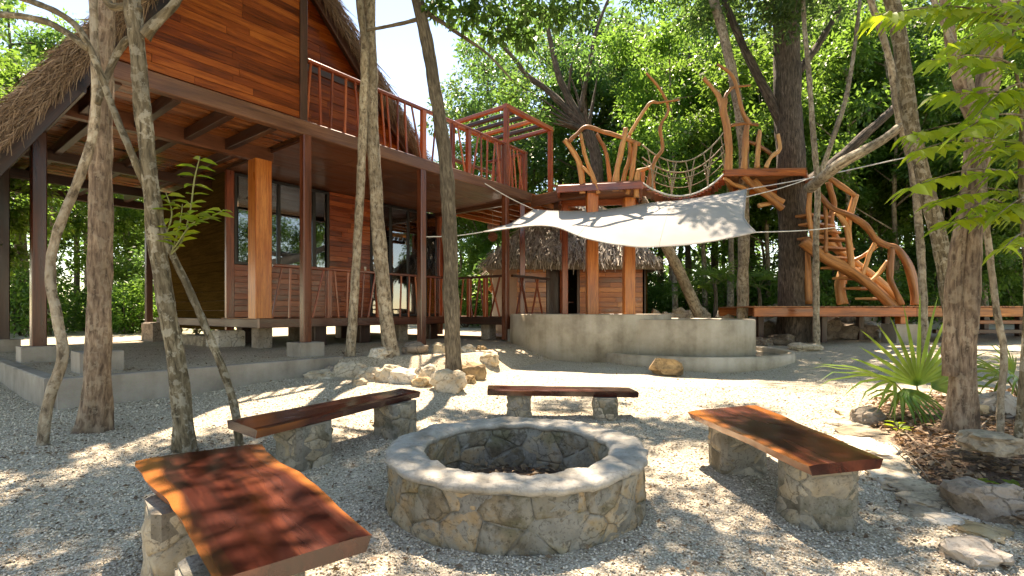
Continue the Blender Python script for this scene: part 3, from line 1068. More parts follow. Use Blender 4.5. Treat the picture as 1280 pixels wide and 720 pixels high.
def glazing(name, t0, t1, z0, z1, mull, fr=0.06, trans=None):
    wdw = MB()
    bq = RB - 0.01
    w_ = hbox(name, 'metal_black', (t0, bq, z0), (t1, bq + 0.09, z0 + fr), ch=0.004)
    for (lo, hi) in [((t0, z1 - fr), (t1, z1)), ((t0, z0 + fr), (t0 + fr, z1 - fr)), ((t1 - fr, z0 + fr), (t1, z1 - fr))]:
        hbox('frame', 'metal_black', (lo[0], bq, lo[1]), (hi[0], bq + 0.09, hi[1]), w_, 0.004).location = (0, 0, 0)
    xs_ = [t0 + fr] + list(mull) + [t1 - fr]
    for m_ in mull:
        hbox('mullion', 'metal_black', (m_ - 0.035, bq + 0.01, z0 + fr), (m_ + 0.035, bq + 0.08, z1 - fr), w_, 0.004)
    if trans:
        hbox('transom', 'metal_black', (t0 + fr, bq + 0.012, trans), (t1 - fr, bq + 0.07, trans + 0.05), w_, 0.004)
    for a, c in zip(xs_[:-1], xs_[1:]):
        MB().box(hp(a + 0.036, bq + 0.04, z0 + fr), hp(c - 0.036, bq + 0.048, z1 - fr)).build('pane', 'glass', w_)
    return w_


glazing('window', T0 + 0.15, TW + 0.03, 2.125, 3.98, (t_at(349, RB), t_at(393, RB)))
glazing('sliding_door', TD, T1, 1.045, 3.98, (t_at(489, RB), t_at(511, RB), t_at(533, RB)))
hbox('light_switch', 'paper', (t_at(455, RB), RB - 0.012, 2.17), (t_at(457.5, RB), RB - 0.004, 2.29), ch=0)


# railings
def railing(name, b, zf, ztop, tA, tB, bal, posts, mat='wood_red', bottom=None, bh=0.045):
    r_ = hbeam(name, mat, (tA, b, ztop - 0.03), (tB, b, ztop - 0.03), 0.09, 0.055, ch=0.012)
    if bottom:
        hbeam('bottom_rail', mat, (tA, b, bottom), (tB, b, bottom), 0.06, 0.05, r_)
    for (pt, pb_) in bal:
        hbeam('baluster', mat, (pb_, b, (bottom or zf) - 0.01), (pt, b, ztop - 0.05), bh, bh, r_, 0.006, up=(0, 1, 0))
    for p_ in posts:
        hbox('rail_post', mat, (p_ - 0.05, b - 0.05, zf), (p_ + 0.05, b + 0.05, ztop - 0.057), r_, 0.01, 2)
    return r_


rb = 1.75
bal = [((98, 60)), (130, 125), (255, 212), (265, 262), (295, 310), (345, 340), (405, 395), (448, 420), (458, 460), (545, 540), (575, 572), (597, 608), (655, 650), (672, 672), (700, 700), (15, 20)]
bal = [(t_at(320 + a / 3, rb), t_at(320 + c / 3, rb)) for a, c in bal]
railing('deck_railing', rb, DZ + 0.005, z_at(420, 335.5, rb), t_at(340, rb), t_at(557, rb), bal,
        [t_at(411, rb), t_at(473, rb)], 'wood_red', None, 0.035)
# deck railing returning towards the front post
tr_ = 5.2
rr = hbeam('deck_railing', 'wood_dark', (tr_, 1.7, 2.02), (tr_, 0.07, 2.02), 0.07, 0.06)
for pb_, pt in ((1.62, 1.5), (1.2, 1.35), (1.1, 0.95), (0.8, 0.95), (0.6, 0.3), (0.3, 0.6)):
    hbeam('baluster', 'wood_red', (tr_, pb_, DZ), (tr_, pt, 2.0), 0.04, 0.04, rr, up=(1, 0, 0))
for pb_ in (1.3, 0.75):
    hbox('rail_post', 'wood_red', (tr_ - 0.05, pb_ - 0.05, DZ), (tr_ + 0.05, pb_ + 0.05, 1.99), rr, 0.008, 2)
rr = hbeam('deck_railing', 'wood_dark', (5.3, 0.0, 2.02), (6.9, 0.0, 2.02), 0.07, 0.06)
for pb_, pt in ((5.45, 5.75), (5.95, 5.65), (6.1, 6.4), (6.6, 6.3)):
    hbeam('baluster', 'wood_red', (pb_, 0.0, DZ), (pt, 0.0, 2.0), 0.04, 0.04, rr, up=(0, 1, 0))
# outside stair on the far side
sb = hbeam('stair_rail', 'wood_orange', (8.2, 3.2, 2.95), (9.4, 2.2, 1.7), 0.07, 0.09)
hbeam('stringer', 'wood_orange', (8.2, 3.2, 1.95), (9.4, 2.2, 0.75), 0.07, 0.16, sb)
hbeam('baluster', 'wood_red', (8.6, 2.85, 1.5), (8.5, 2.95, 2.6), 0.05, 0.05, sb, up=(0, 1, 0))
hbeam('baluster', 'wood_red', (9.1, 2.45, 1.0), (8.95, 2.55, 2.1), 0.05, 0.05, sb, up=(0, 1, 0))

# balcony railing
def zt(x, y, ox, oy, s_):
    return ox + x / s_


ub = []
for a, c in ((205, 190), (237, 243), (287, 280), (338, 333), (372, 388)):
    ub.append((t_at(320 + a / 3, 0), t_at(320 + c / 3, 0)))
for a, c in ((-15, 5), (15, 38), (75, 75), (113, 125), (150, 202), (285, 262), (330, 318), (372, 366), (400, 442), (515, 483), (530, 532), (565, 560), (607, 588), (615, 637), (690, 683), (705, 722), (725, 757)):
    ub.append((t_at(480 + a / 4.364, 0), t_at(480 + c / 4.364, 0)))
up_posts = [t_at(458.5, 0), t_at(529, 0), t_at(585.5, 0), t_at(630, 0), t_at(656, 0)]
railing('balcony_railing', 0.0, 4.126, 5.13, 0.05, t_at(658, 0), ub, up_posts, 'wood_red', None, 0.035)
rr = hbeam('balcony_railing', 'wood_red', (5.87, 0.05, 5.1), (5.87, 1.2, 5.1), 0.08, 0.055)
for i in range(5):
    hbeam('baluster', 'wood_red', (5.87, 0.2 + i * 0.22, 4.15), (5.87, 0.16 + i * 0.22 + 0.08 * (i % 2), 5.08), 0.045, 0.045, rr, up=(1, 0, 0))
rr = hbeam('balcony_railing', 'wood_red', (6.0, 3.3, 4.95), (8.4, 3.3, 4.95), 0.08, 0.055)
for i in range(8):
    hbeam('baluster', 'wood_red', (6.1 + i * 0.3, 3.3, 4.13), (6.1 + i * 0.3 + 0.1 * (i % 2), 3.3, 4.93), 0.045, 0.045, rr, up=(0, 1, 0))
rr = hbeam('balcony_railing', 'wood_beam', (7.1, 0.0, 4.55), (8.4, 0.0, 4.55), 0.08, 0.055)
for i in range(3):
    hbeam('baluster', 'wood_red', (7.3 + i * 0.4, 0.0, 4.13), (7.3 + i * 0.4, 0.0, 4.53), 0.045, 0.045, rr, up=(0, 1, 0))
# pergola on the balcony
PZ = 6.06
pg = [(t_at(633, 0), 0.0), (t_at(688, 0), 0.0), (t_at(633, 0), 1.78), (t_at(688, 0), 1.78)]
perg = hbox('pergola', 'wood_red', (pg[0][0] - 0.06, -0.06, PZ - 0.1), (pg[1][0] + 0.06, 0.06, PZ), ch=0.008)
for t, b in pg:
    hbox('pergola_post', 'wood_red', (t - 0.055, b - 0.055, 4.126), (t + 0.055, b + 0.055, PZ - 0.102), perg, 0.008, 2)
for i in range(6):
    t = pg[0][0] + (pg[1][0] - pg[0][0]) * i / 5
    hbox('slat', ['wood_red', 'wood_dark', 'wood_orange'][(0, 1, 1, 2, 1, 0)[i]], (t - 0.05, 0.062, PZ - 0.095), (t + 0.05, 1.72, PZ - 0.01), perg, 0.008, 1)
hbox('pergola_beam', 'wood_red', (pg[0][0] - 0.06, 1.722, PZ - 0.1), (pg[1][0] + 0.06, 1.84, PZ), perg, 0.008)
hbox('pergola_rail', 'wood_beam', (pg[0][0] + 0.06, 1.74, 5.05), (pg[1][0] - 0.06, 1.82, 5.13), perg, 0.008)

# little ceiling spots on the soffit
for px, py in ((553, 259), (449, 207)):
    t, b = t_at(px, 1.0), 1.0
    MB().tube([hp(t, b, 4.01), hp(t, b, 3.975)], [0.05, 0.045], 10, 1).build('spot_light', 'paper', house)

# kerb in front of the terrace
kerb = thing('concrete_kerb', 'low smooth concrete kerb wall edging the raised terrace of the house', 'kerb', H(-3.0, -0.62, gz(*H(-3.0, -0.62).xy)), HANG)


def kbox(lo, hi, nm='kerb_wall'):
    z0 = kerb.location.z
    MB().box((lo[0] + 3.0, lo[1] + 0.62, lo[2] - z0), (hi[0] + 3.0, hi[1] + 0.62, hi[2] - z0), 0.012).build(nm, 'concrete_kerb', kerb)


kbox((-3.02, -0.7, 0.0), (0.22, -0.56, 0.478))
kbox((-3.10, -0.56, 0.0), (-2.96, 6.2, 0.478))
kbox((0.24, -0.72, 0.0), (0.9, -0.6, 0.46), 'kerb_end')

# hanging wicker lamp
bl = P(616, 296, 14.2)
lamp = thing('wicker_lamp', 'brown woven wicker ball lamp hanging under the balcony joists', 'lamp', bl - Vector((0, 0, 0.13)))
m = MB()
for i in range(10):
    r_ = 0.12
    a = math.pi * i / 10
    pts = [Vector((r_ * math.cos(q) * math.cos(a), r_ * math.cos(q) * math.sin(a), 0.13 + r_ * math.sin(q))) for q in np.linspace(0, 2 * math.pi, 13)]
    m.tube(pts, 0.016, 5, 2, caps=False)
for zz in (-0.09, -0.05, 0, 0.05, 0.09):
    rr_ = math.sqrt(0.12 ** 2 - zz * zz)
    m.tube([Vector((rr_ * math.cos(q), rr_ * math.sin(q), 0.13 + zz)) for q in np.linspace(0, 2 * math.pi, 13)], 0.018, 5, 2, caps=False)
m.build('shade', 'wicker', lamp)
MB().tube([(0, 0, 0.24), (0, 0, 0.42), (0, 0, 3.98 - lamp.location.z)], 0.008, 5, 1).build('cord', 'rope', lamp)


# ------------------------------------------------------------------ masonry of irregular stones
def clip(poly, px, py, nx_, ny_):
    """keep the side of the line through (px,py) where (p - q).n <= 0"""
    out = []
    for i in range(len(poly)):
        a, b = poly[i], poly[(i + 1) % len(poly)]
        da = (a[0] - px) * nx_ + (a[1] - py) * ny_
        db = (b[0] - px) * nx_ + (b[1] - py) * ny_
        if da <= 0:
            out.append(a)
        if (da < 0 < db) or (db < 0 < da):
            k_ = da / (da - db)
            out.append((a[0] + (b[0] - a[0]) * k_, a[1] + (b[1] - a[1]) * k_))
    return out


def cells(rnd, length, height, n, aspect=1.4):
    """Voronoi stones on a strip that wraps around in s"""
    best = []
    while len(best) < n:
        c = max(((rnd.uniform(0, length), rnd.uniform(0, height)) for _ in range(12)),
                key=lambda q: min([((min(abs(q[0] - o[0]), length - abs(q[0] - o[0])) / aspect) ** 2 + (q[1] - o[1]) ** 2) for o in best] or [1]))
        best.append(c)
    ext = [(x + k_ * length, y) for k_ in (-1, 0, 1) for x, y in best]
    res = []
    for x, y in best:
        poly = [(x - length * 0.4, 0), (x + length * 0.4, 0), (x + length * 0.4, height), (x - length * 0.4, height)]
        for ox, oy in ext:
            if (ox, oy) == (x, y):
                continue
            # distances measured with s squeezed by aspect
            poly = clip(poly, (x + ox) / 2, (y + oy) / 2, (ox - x) / aspect ** 2, oy - y)
            if len(poly) < 3:
                break
        if len(poly) >= 3:
            res.append(((x, y), poly))
    return res


def masonry(parent, fn, length, height, n, mat, seed, depth=0.025, gap=0.006, rough=0.012, aspect=1.4):
    """fn(s, z, out) -> point; every stone is its own child mesh"""
    rnd = random.Random(seed)
    for (cx, cy), poly in cells(rnd, length, height, n, aspect):
        # finer outline
        fine = []
        for i in range(len(poly)):
            a, b = poly[i], poly[(i + 1) % len(poly)]
            fine.append(a)
            if math.dist(a, b) > 0.045:
                fine.append(((a[0] + b[0]) / 2 + rnd.uniform(-.008, .008), (a[1] + b[1]) / 2 + rnd.uniform(-.008, .008)))
        gx = sum(p_[0] for p_ in fine) / len(fine)
        gy = sum(p_[1] for p_ in fine) / len(fine)
        rad = max(0.03, sum(math.dist(p_, (gx, gy)) for p_ in fine) / len(fine))
        k0 = 1 - gap / rad
        dep = depth * rnd.uniform(0.55, 1.25)
        m = MB()
        for kk, oo in ((k0, -0.03), (k0 * 0.97, dep * 0.45), (k0 * 0.80, dep)):
            for p_ in fine:
                s_ = gx + (p_[0] - gx) * kk
                z_ = min(height, max(0.0, gy + (p_[1] - gy) * kk))
                o_ = oo + (rough * noise.noise(Vector((s_ * 9, z_ * 9, seed))) if oo > 0 else 0)
                m.v.append(fn(s_, z_, o_))
        m.v.append(fn(gx, gy, dep + rough * 0.8 * rnd.uniform(-1, 1)))
        q = len(fine)
        for lay in (0, 1):
            for i in range(q):
                j = (i + 1) % q
                m.f.append((lay * q + i, lay * q + j, (lay + 1) * q + j, (lay + 1) * q + i))
        for i in range(q):
            m.f.append((2 * q + i, 2 * q + (i + 1) % q, 3 * q))
        m.uv = [(0, 0)] * sum(len(f_) for f_ in m.f)
        m.build('stone', mat, parent, True)


# ------------------------------------------------------------------ fire pit
PC = Vector((0.03, 3.12, 0.0))
PR, PRI, PH = 0.775, 0.585, 0.325
pit = thing('fire_pit', 'round stone fire pit ringed by mortared rubble with a grey rim', 'fire pit', PC)


def ring_pt(r_, th, z):
    return Vector((r_ * math.cos(th), r_ * math.sin(th), z))


body = MB()
nseg = 72
prof = [(PR - 0.012, -0.12), (PR - 0.012, PH - 0.035), (PRI + 0.012, PH - 0.035), (PRI + 0.012, -0.12)]
rings = []
for i in range(nseg):
    th = 2 * math.pi * i / nseg
    rings.append([ring_pt(r_ + 0.008 * noise.noise(Vector((math.cos(th) * 6, math.sin(th) * 6, z * 7))), th, z) for r_, z in prof])
m = MB()
m.loft(rings + [rings[0]], True, False)
m.build('mortar_core', 'mortar', pit, True)
core_out = MB().tube([(0, 0, -0.06), (0, 0, 0.014)], [0.57, 0.57], 24, 1).build('pit_floor', 'soil', pit)
masonry(pit, lambda s_, z, o: ring_pt(PR + o - 0.008, s_ / PR, z - 0.02), 2 * math.pi * PR, PH - 0.012, 52, 'stone_pit', 21, 0.007, 0.0012, 0.03, 1.3)
for k_ in range(1):
    rq = np.random.default_rng(9)
    nq = 420
    aq, dq = rq.random(nq) * 6.283, 0.55 * rq.random(nq) ** 0.5
    pq = np.stack([np.cos(aq) * dq, np.sin(aq) * dq, 0.02 + 0.03 * rq.random(nq)], 1)
    lq = rq.uniform(0.03, 0.07, nq)
    cq, fq, uq = leaf_arrays(pq, norm(rq.normal(size=(nq, 3)) * [1, 1, .3]), norm(rq.normal(size=(nq, 3)) * .5 + [0, 0, 1]), lq, lq * 0.5, rq.random(nq), 0.15)
    dl = np_mesh('dry_leaves', cq, fq, uq, 'leaf_dead', pit)
    dl['kind'] = 'stuff'
masonry(pit, lambda s_, z, o: ring_pt(PRI - o + 0.008, -s_ / PRI, z - 0.1), 2 * math.pi * PRI, PH + 0.06, 44, 'stone_pit', 22, 0.008, 0.0015, 0.028, 1.2)
# mortar cap with an uneven edge
cap = MB()
rings = []
prof = [(-0.02, -0.05), (0.012, -0.028), (0.014, -0.004), (-0.015, 0.008), (-0.04, 0.010), (-0.06, 0.011), (-0.085, 0.010), (-0.105, 0.009), (-0.13, 0.009), (-0.15, 0.009), (-0.17, 0.007), (-0.19, 0.004), (-0.207, -0.006), (-0.205, -0.03), (-0.17, -0.045)]
for i in range(220):
    th = 2 * math.pi * i / 220
    row = []
    for k_, (dr, dz) in enumerate(prof):
        r_ = PR + dr
        n1 = noise.noise(Vector((math.cos(th) * 5, math.sin(th) * 5, k_ * 0.15))) * 0.022 + noise.noise(Vector((math.cos(th) * 17, math.sin(th) * 17, k_ * 0.7))) * 0.009
        n2 = noise.noise(Vector((r_ * math.cos(th) * 7, r_ * math.sin(th) * 7, 5))) * 0.016 + noise.noise(Vector((r_ * math.cos(th) * 24, r_ * math.sin(th) * 24, 2))) * 0.009
        row.append(ring_pt(r_ + n1, th, PH + dz + n2))
    rings.append(row)
cap.loft(rings + [rings[0]], True, False)
cap.build('rim', 'mortar_cap', pit, True)


# ------------------------------------------------------------------ benches
def rr_path(w_, d_, r_=0.035):
    """perimeter function of a rounded rectangle w x d"""
    pts = []
    for cx, cy, a0 in ((w_ / 2 - r_, d_ / 2 - r_, 0), (-w_ / 2 + r_, d_ / 2 - r_, 90), (-w_ / 2 + r_, -d_ / 2 + r_, 180), (w_ / 2 - r_, -d_ / 2 + r_, 270)):
        for k_ in range(5):
            a = math.radians(a0 + 22.5 * k_)
            pts.append((cx + r_ * math.cos(a), cy + r_ * math.sin(a), math.cos(a), math.sin(a)))
    ln = [0.0]
    for i in range(len(pts)):
        ln.append(ln[-1] + math.dist(pts[i][:2], pts[(i + 1) % len(pts)][:2]))
    tot = ln[-1]

    def fn(s_):
        s_ %= tot
        for i in range(len(pts)):
            if ln[i] <= s_ <= ln[i + 1]:
                k_ = (s_ - ln[i]) / max(1e-9, ln[i + 1] - ln[i])
                a, b = pts[i], pts[(i + 1) % len(pts)]
                return [a[q] * (1 - k_) + b[q] * k_ for q in range(4)]
        return list(pts[0])
    return fn, tot


def bench(name, label, corners, ztop, thick, legs, seed, zg=0.0, legsize=(0.34, 0.3), wob=0.025, mat='wood_slab'):
    """corners: outline a,b,c,d (a-b one end, c-d the other), legs: world xy"""
    a, b, c, d = [Vector((q[0], q[1], 0)) for q in corners]
    cen = (a + b + c + d) / 4
    e0, e1 = (a + b) / 2, (c + d) / 2
    ax = (e1 - e0).normalized()
    rot = math.atan2(ax.y, ax.x)
    t_ = thing(name, label, 'bench', (cen.x, cen.y, zg), rot, 'slab benches around the fire pit')
    inv = Matrix.Rotation(-rot, 3, 'Z')
    la, lb, lc, ld = [inv @ (q - cen) for q in (a, b, c, d)]
    n = 28
    top, bot, low = [], [], []
    # edge 1: a->d, edge 2: b->c
    rows = []
    for i in range(n + 1):
        u = i / n
        p1 = la.lerp(ld, u)
        p2 = lb.lerp(lc, u)
        s1 = wob * (noise.noise(Vector((u * 2.6, seed, 0))) + 0.45 * noise.noise(Vector((u * 8, seed, 4))))
        s2 = wob * (noise.noise(Vector((u * 2.6, seed, 9))) + 0.45 * noise.noise(Vector((u * 8, seed, 13))))
        dirv = (p2 - p1).normalized()
        rows.append((p1 - dirv * s1, p2 + dirv * s2, u))
    m = MB()
    zt_ = ztop - zg
    m_ = 9
    for (p1, p2, u) in rows:
        for k_ in range(m_):
            v_ = k_ / (m_ - 1)
            p_ = p1.lerp(p2, v_)
            m.v.append(Vector((p_.x, p_.y, zt_ + 0.003 * noise.noise(Vector((p_.x * 5, p_.y * 5, seed))) - (0.006 if k_ in (0, m_ - 1) else 0))))
        for k_ in range(m_):
            v_ = k_ / (m_ - 1)
            ins_ = 0.045 if k_ in (0, m_ - 1) else 0
            p_ = p1.lerp(p2, min(1 - ins_, max(ins_, v_)))
            m.v.append(Vector((p_.x, p_.y, zt_ - thick)))
    st = 2 * m_
    wid = (rows[0][1] - rows[0][0]).length
    leng = (e1 - e0).length

    def uvq(i, k_):
        u = rows[i][2] * leng
        wv = (rows[i][1] - rows[i][0]).length
        return (u, (k_ / (m_ - 1) - 0.5) * wv)
    for i in range(n):
        for k_ in range(m_ - 1):
            m.f.append((i * st + k_, (i + 1) * st + k_, (i + 1) * st + k_ + 1, i * st + k_ + 1))
            m.uv += [uvq(i, k_), uvq(i + 1, k_), uvq(i + 1, k_ + 1), uvq(i, k_ + 1)]
            q = i * st + m_ + k_
            m.f.append((q, q + 1, q + 1 + st, q + st))
            m.uv += [uvq(i, k_), uvq(i, k_ + 1), uvq(i + 1, k_ + 1), uvq(i + 1, k_)]
        for k_ in (0, m_ - 1):
            f_ = (i * st + k_, i * st + m_ + k_, (i + 1) * st + m_ + k_, (i + 1) * st + k_)
            m.f.append(f_ if k_ == 0 else f_[::-1])
            uu = [uvq(i, k_), (uvq(i, k_)[0], uvq(i, k_)[1] * 0.93), (uvq(i + 1, k_)[0], uvq(i + 1, k_)[1] * 0.93), uvq(i + 1, k_)]
            m.uv += uu if k_ == 0 else uu[::-1]
    for i in (0, n):
        for k_ in range(m_ - 1):
            f_ = (i * st + k_, i * st + k_ + 1, i * st + m_ + k_ + 1, i * st + m_ + k_)
            m.f.append(f_ if i == 0 else f_[::-1])
            uu = [(0.02, (k_ / (m_ - 1) - .5) * .2), (0.02, ((k_ + 1) / (m_ - 1) - .5) * .2), (0.3, ((k_ + 1) / (m_ - 1) - .5) * .2), (0.3, (k_ / (m_ - 1) - .5) * .2)]
            m.uv += uu if i == 0 else uu[::-1]
    m.build('seat_slab', mat, t_, False)
    for li, (lx, ly) in enumerate(legs):
        lp = inv @ (Vector((lx, ly, 0)) - cen)
        w_, d_ = legsize
        hgt = zt_ - thick - 0.004
        core = MB().box((lp.x - w_ / 2 + 0.012, lp.y - d_ / 2 + 0.012, -0.06), (lp.x + w_ / 2 - 0.012, lp.y + d_ / 2 - 0.012, hgt), 0.03, 2).build('leg', 'mortar', t_)
        fn, tot = rr_path(w_ - 0.03, d_ - 0.03)

        def place(s_, z, o, lp=lp, fn=fn):
            x, y, nx2, ny2 = fn(s_)
            fl_ = 0.02 * max(0, 1 - z / 0.12)
            return Vector((lp.x + x + nx2 * (o + fl_), lp.y + y + ny2 * (o + fl_), z - 0.04))
        masonry(core, place, tot, hgt + 0.035, 13, 'stone_leg', seed * 10 + li, 0.009, 0.0012, 0.026, 1.7)
    return t_


bench('slab_bench', 'wide glossy dark live-edge slab bench with an orange edge beside the leaning lichen trunk',
      [(-1.86, 2.48), (-1.40, 2.80), (-0.455, 1.66), (-0.80, 1.375)], 0.42, 0.055, [(-1.36, 2.14), (-0.86, 1.60)], 1, 0.0, (0.3, 0.34), 0.03)
bench('slab_bench', 'long narrow dark slab bench on two stone legs, set before the concrete kerb',
      [(-1.99, 3.50), (-1.62, 3.19), (-0.87, 4.76), (-1.12, 4.95)], 0.40, 0.06, [(-1.54, 3.72), (-1.06, 4.56)], 2, 0.0, (0.34, 0.3), 0.025)
bench('slab_bench', 'thin straight slab bench between the fire pit and the concrete pool',
      [(-0.27, 5.66), (-0.26, 5.28), (1.30, 5.14), (1.26, 5.50)], 0.33, 0.06, [(0.08, 5.42), (0.97, 5.22)], 3, 0.02, (0.26, 0.28), 0.012)
bench('slab_bench', 'reddish live-edge slab bench beside the palmetto bed',
      [(1.33, 3.80), (1.98, 4.06), (1.92, 2.585), (1.46, 2.46)], 0.40, 0.055, [(1.62, 3.62), (1.70, 2.80)], 4, 0.0, (0.3, 0.34), 0.03)


# ------------------------------------------------------------------ concrete plunge pool
pool = thing('plunge_pool', 'smooth concrete round plunge pool of two joined tanks with a low basin', 'pool', (3.55, 10.7, 0.0))


def tank(name, cx, cy, ro, ri, z0, z1, mat='concrete', a0=0.0, a1=2 * math.pi, n=72, bev=0.02):
    m = MB()
    prof = [(ro, z0), (ro, z1 - bev), (ro - bev, z1), (ri + bev, z1), (ri, z1 - bev), (ri, z0)]
    rings = []
    for i in range(n + 1):
        th = a0 + (a1 - a0) * i / n
        rings.append([Vector((cx + r_ * math.cos(th) - 3.55, cy + r_ * math.sin(th) - 10.7, z)) for r_, z in prof])
    m.loft(rings, True, a1 - a0 < 6.28)
    return m.build(name, mat, pool, True)


def disc(name, cx, cy, r_, z, mat):
    m = MB()
    n = 48
    m.v = [Vector((cx + r_ * math.cos(2 * math.pi * i / n) - 3.55, cy + r_ * math.sin(2 * math.pi * i / n) - 10.7, z)) for i in range(n)]
    m.f = [tuple(range(n))]
    return m.build(name, mat, pool)


tank('tall_tank', 1.74, 11.35, 1.78, 1.55, 0.0, 1.105)
disc('water', 1.74, 11.35, 1.56, 1.0, 'water')
tank('main_tank', 3.56, 10.75, 1.50, 1.3, 0.05, 1.005)
disc('water', 3.56, 10.75, 1.31, 0.95, 'water')
tank('basin', 3.60, 10.72, 2.14, 2.0, 0.0, 0.37, a0=math.radians(178), a1=math.radians(395))
disc('water', 3.60, 10.72, 2.01, 0.27, 'water')
rim = MB().box((2.1 - 3.55, 11.0 - 10.7, 0.9), (2.75 - 3.55, 11.6 - 10.7, 1.07), 0.02).build('spillway', 'concrete', pool)

# ------------------------------------------------------------------ thatched hut
HX0, HX1, HYF, HZG, HE = 0.15, 3.70, 14.2, 0.45, 2.5
hut = thing('thatched_hut', 'small orange plank hut with grey palm thatch roof and dark doorway', 'hut', (2.1, HYF, HZG))


def hut_b(name, mat, lo, hi, parent=None, ch=0.005, axis=None):
    o_ = Vector((2.1, HYF, HZG))
    return MB().box(Vector(lo) - o_, Vector(hi) - o_, ch, axis).build(name, mat, parent or hut)


rnd = random.Random(4)
for (x0, x1) in ((HX0, 0.97), (1.92, HX1)):
    wl_ = hut_b('wall', 'wood_dark', (x0 + 0.02, HYF + 0.06, HZG), (x1 - 0.02, HYF + 0.1, HE + 0.1))
    z = HZG
    while z < HE + 0.1:
        x = x0
        while x < x1 - 0.01:
            e = min(x1, x + rnd.uniform(0.7, 1.6))
            if x1 - e < 0.2:
                e = x1
            hut_b('plank', 'wood_orange', (x + 0.003, HYF + rnd.uniform(-.004, .004), z + 0.003), (e - 0.003, HYF + 0.055, z + 0.137), wl_, 0.003, 0)
            x = e
        z += 0.14
hut_b('door_frame', 'wood_dark', (0.98, HYF - 0.02, HZG), (1.06, HYF + 0.1, HE))
hut_b('door_frame', 'wood_dark', (1.84, HYF - 0.02, HZG), (1.915, HYF + 0.1, HE))
hut_b('door_leaf', 'wood_dark', (1.08, HYF + 0.3, HZG), (1.36, HYF + 0.35, HE - 0.1))
hut_b('shelf', 'wood_red', (1.5, HYF + 0.7, 1.42), (1.83, HYF + 1.0, 1.46))
wl_ = hut_b('side_wall', 'wood_dark', (HX1 + 0.055, HYF + 0.02, HZG), (HX1 + 0.09, HYF + 3.2, HE + 0.3))
z = HZG
while z < HE + 0.25:
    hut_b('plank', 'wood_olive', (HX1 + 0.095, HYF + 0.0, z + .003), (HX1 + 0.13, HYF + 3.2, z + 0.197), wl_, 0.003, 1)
    z += 0.2
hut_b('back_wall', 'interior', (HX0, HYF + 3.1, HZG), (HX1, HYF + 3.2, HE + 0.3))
hut_b('left_wall', 'wood_orange', (HX0 + 0.001, HYF + 0.12, HZG), (HX0 + 0.06, HYF + 3.1, HE + 0.3))
# roof: hipped shell
o_ = Vector((2.1, HYF, HZG))
ex0, ex1, ey0, ey1, ez = HX0 - 0.85, HX1 + 0.35, HYF - 0.5, HYF + 3.8, HE + 0.03
rx0, rx1, ryc, rz = 1.3, 2.6, HYF + 1.6, 4.55
V_ = [Vector(q) - o_ for q in ((ex0, ey0, ez), (ex1, ey0, ez), (ex1, ey1, ez), (ex0, ey1, ez), (rx0, ryc, rz), (rx1, ryc, rz))]
m = MB()
m.v = V_ + [v - Vector((0, 0, 0.22)) for v in V_]
m.f = [(0, 1, 5, 4), (1, 2, 5), (2, 3, 4, 5), (3, 0, 4), (7, 6, 10, 11), (8, 7, 11), (9, 8, 11, 10), (6, 9, 10), (0, 6, 7, 1), (1, 7, 8, 2), (2, 8, 9, 3), (3, 9, 6, 0)]
hr = m.build('roof', 'thatch_grey', hut)
rng = np.random.default_rng(5)


def hut_strands(n, a, b, c, d, seedless=0):
    """straw over the quad a-b (eave) c-d (ridge)"""
    a, b, c, d = (np.array(tuple(q)) for q in (a, b, c, d))
    u = rng.random((n, 1))
    v = rng.random((n, 1))
    base = (a * (1 - u) + b * u) * (1 - v) + (d * (1 - u) + c * u) * v
    nrm = np.cross(b - a, d - a)
    nrm = nrm / np.linalg.norm(nrm)
    dn_ = norm(np.tile(((a + b) / 2 - (c + d) / 2), (n, 1)) + rng.normal(0, 0.5, (n, 3)))
    p_ = base + nrm * rng.random((n, 1)) * 0.1
    l = rng.uniform(0.2, 0.5, (n, 1))
    s_ = norm(np.cross(dn_, nrm + rng.normal(0, 0.6, (n, 3)))) * rng.uniform(0.012, 0.04, (n, 1)) * 0.6
    tip = p_ + dn_ * l + nrm * rng.normal(0.02, 0.05, (n, 1))
    co_ = np.stack([p_ - s_, p_ + s_, tip + s_ * 0.5, tip - s_ * 0.5], 1).reshape(-1, 3)
    uv_ = np.zeros((n, 4, 2))
    uv_[:, :, 0] = np.clip(rng.normal(0.5, 0.25, (n, 1)), 0, 1)
    ob = np_mesh('thatch', co_, np.arange(4 * n).reshape(n, 4), uv_, 'thatch_grey', hr)
    ob['kind'] = 'stuff'


hut_strands(5200, V_[0], V_[1], V_[5], V_[4])
hut_strands(1600, V_[1], V_[2], V_[5], V_[5])
hut_strands(1600, V_[3], V_[0], V_[4], V_[4])

# plastered block left of the hut
wb = MB()
pw = P(617, 378, 16.0)
wb.box((-0.6, 0, 0.4), (0.42, 2.2, 2.92), 0.03)
wash = wb.build('plaster_wall', 'plaster', None)
wash.location = (pw.x + 0.55, 16.0, 0)
tag(wash, 'pale plastered concrete block wall between the house deck and the hut', 'wall')

# concrete steps by the pool
st = thing('concrete_steps', 'two small concrete steps at the end of the house deck', 'steps', H(5.35, -0.35, surf(*H(5.35, -0.35).xy)), HANG)
for i in range(2):
    MB().box((-0.35 + i * 0.0, -0.35 + i * 0.3, -0.05), (0.4, -0.05 + i * 0.3, 0.14 + 0.15 * i), 0.015).build('step', 'concrete_kerb', st)

# ------------------------------------------------------------------ shade sail
sail = thing('shade_sail', 'off-white shade sail stretched over the concrete pool', 'shade sail', (0, 0, 0))


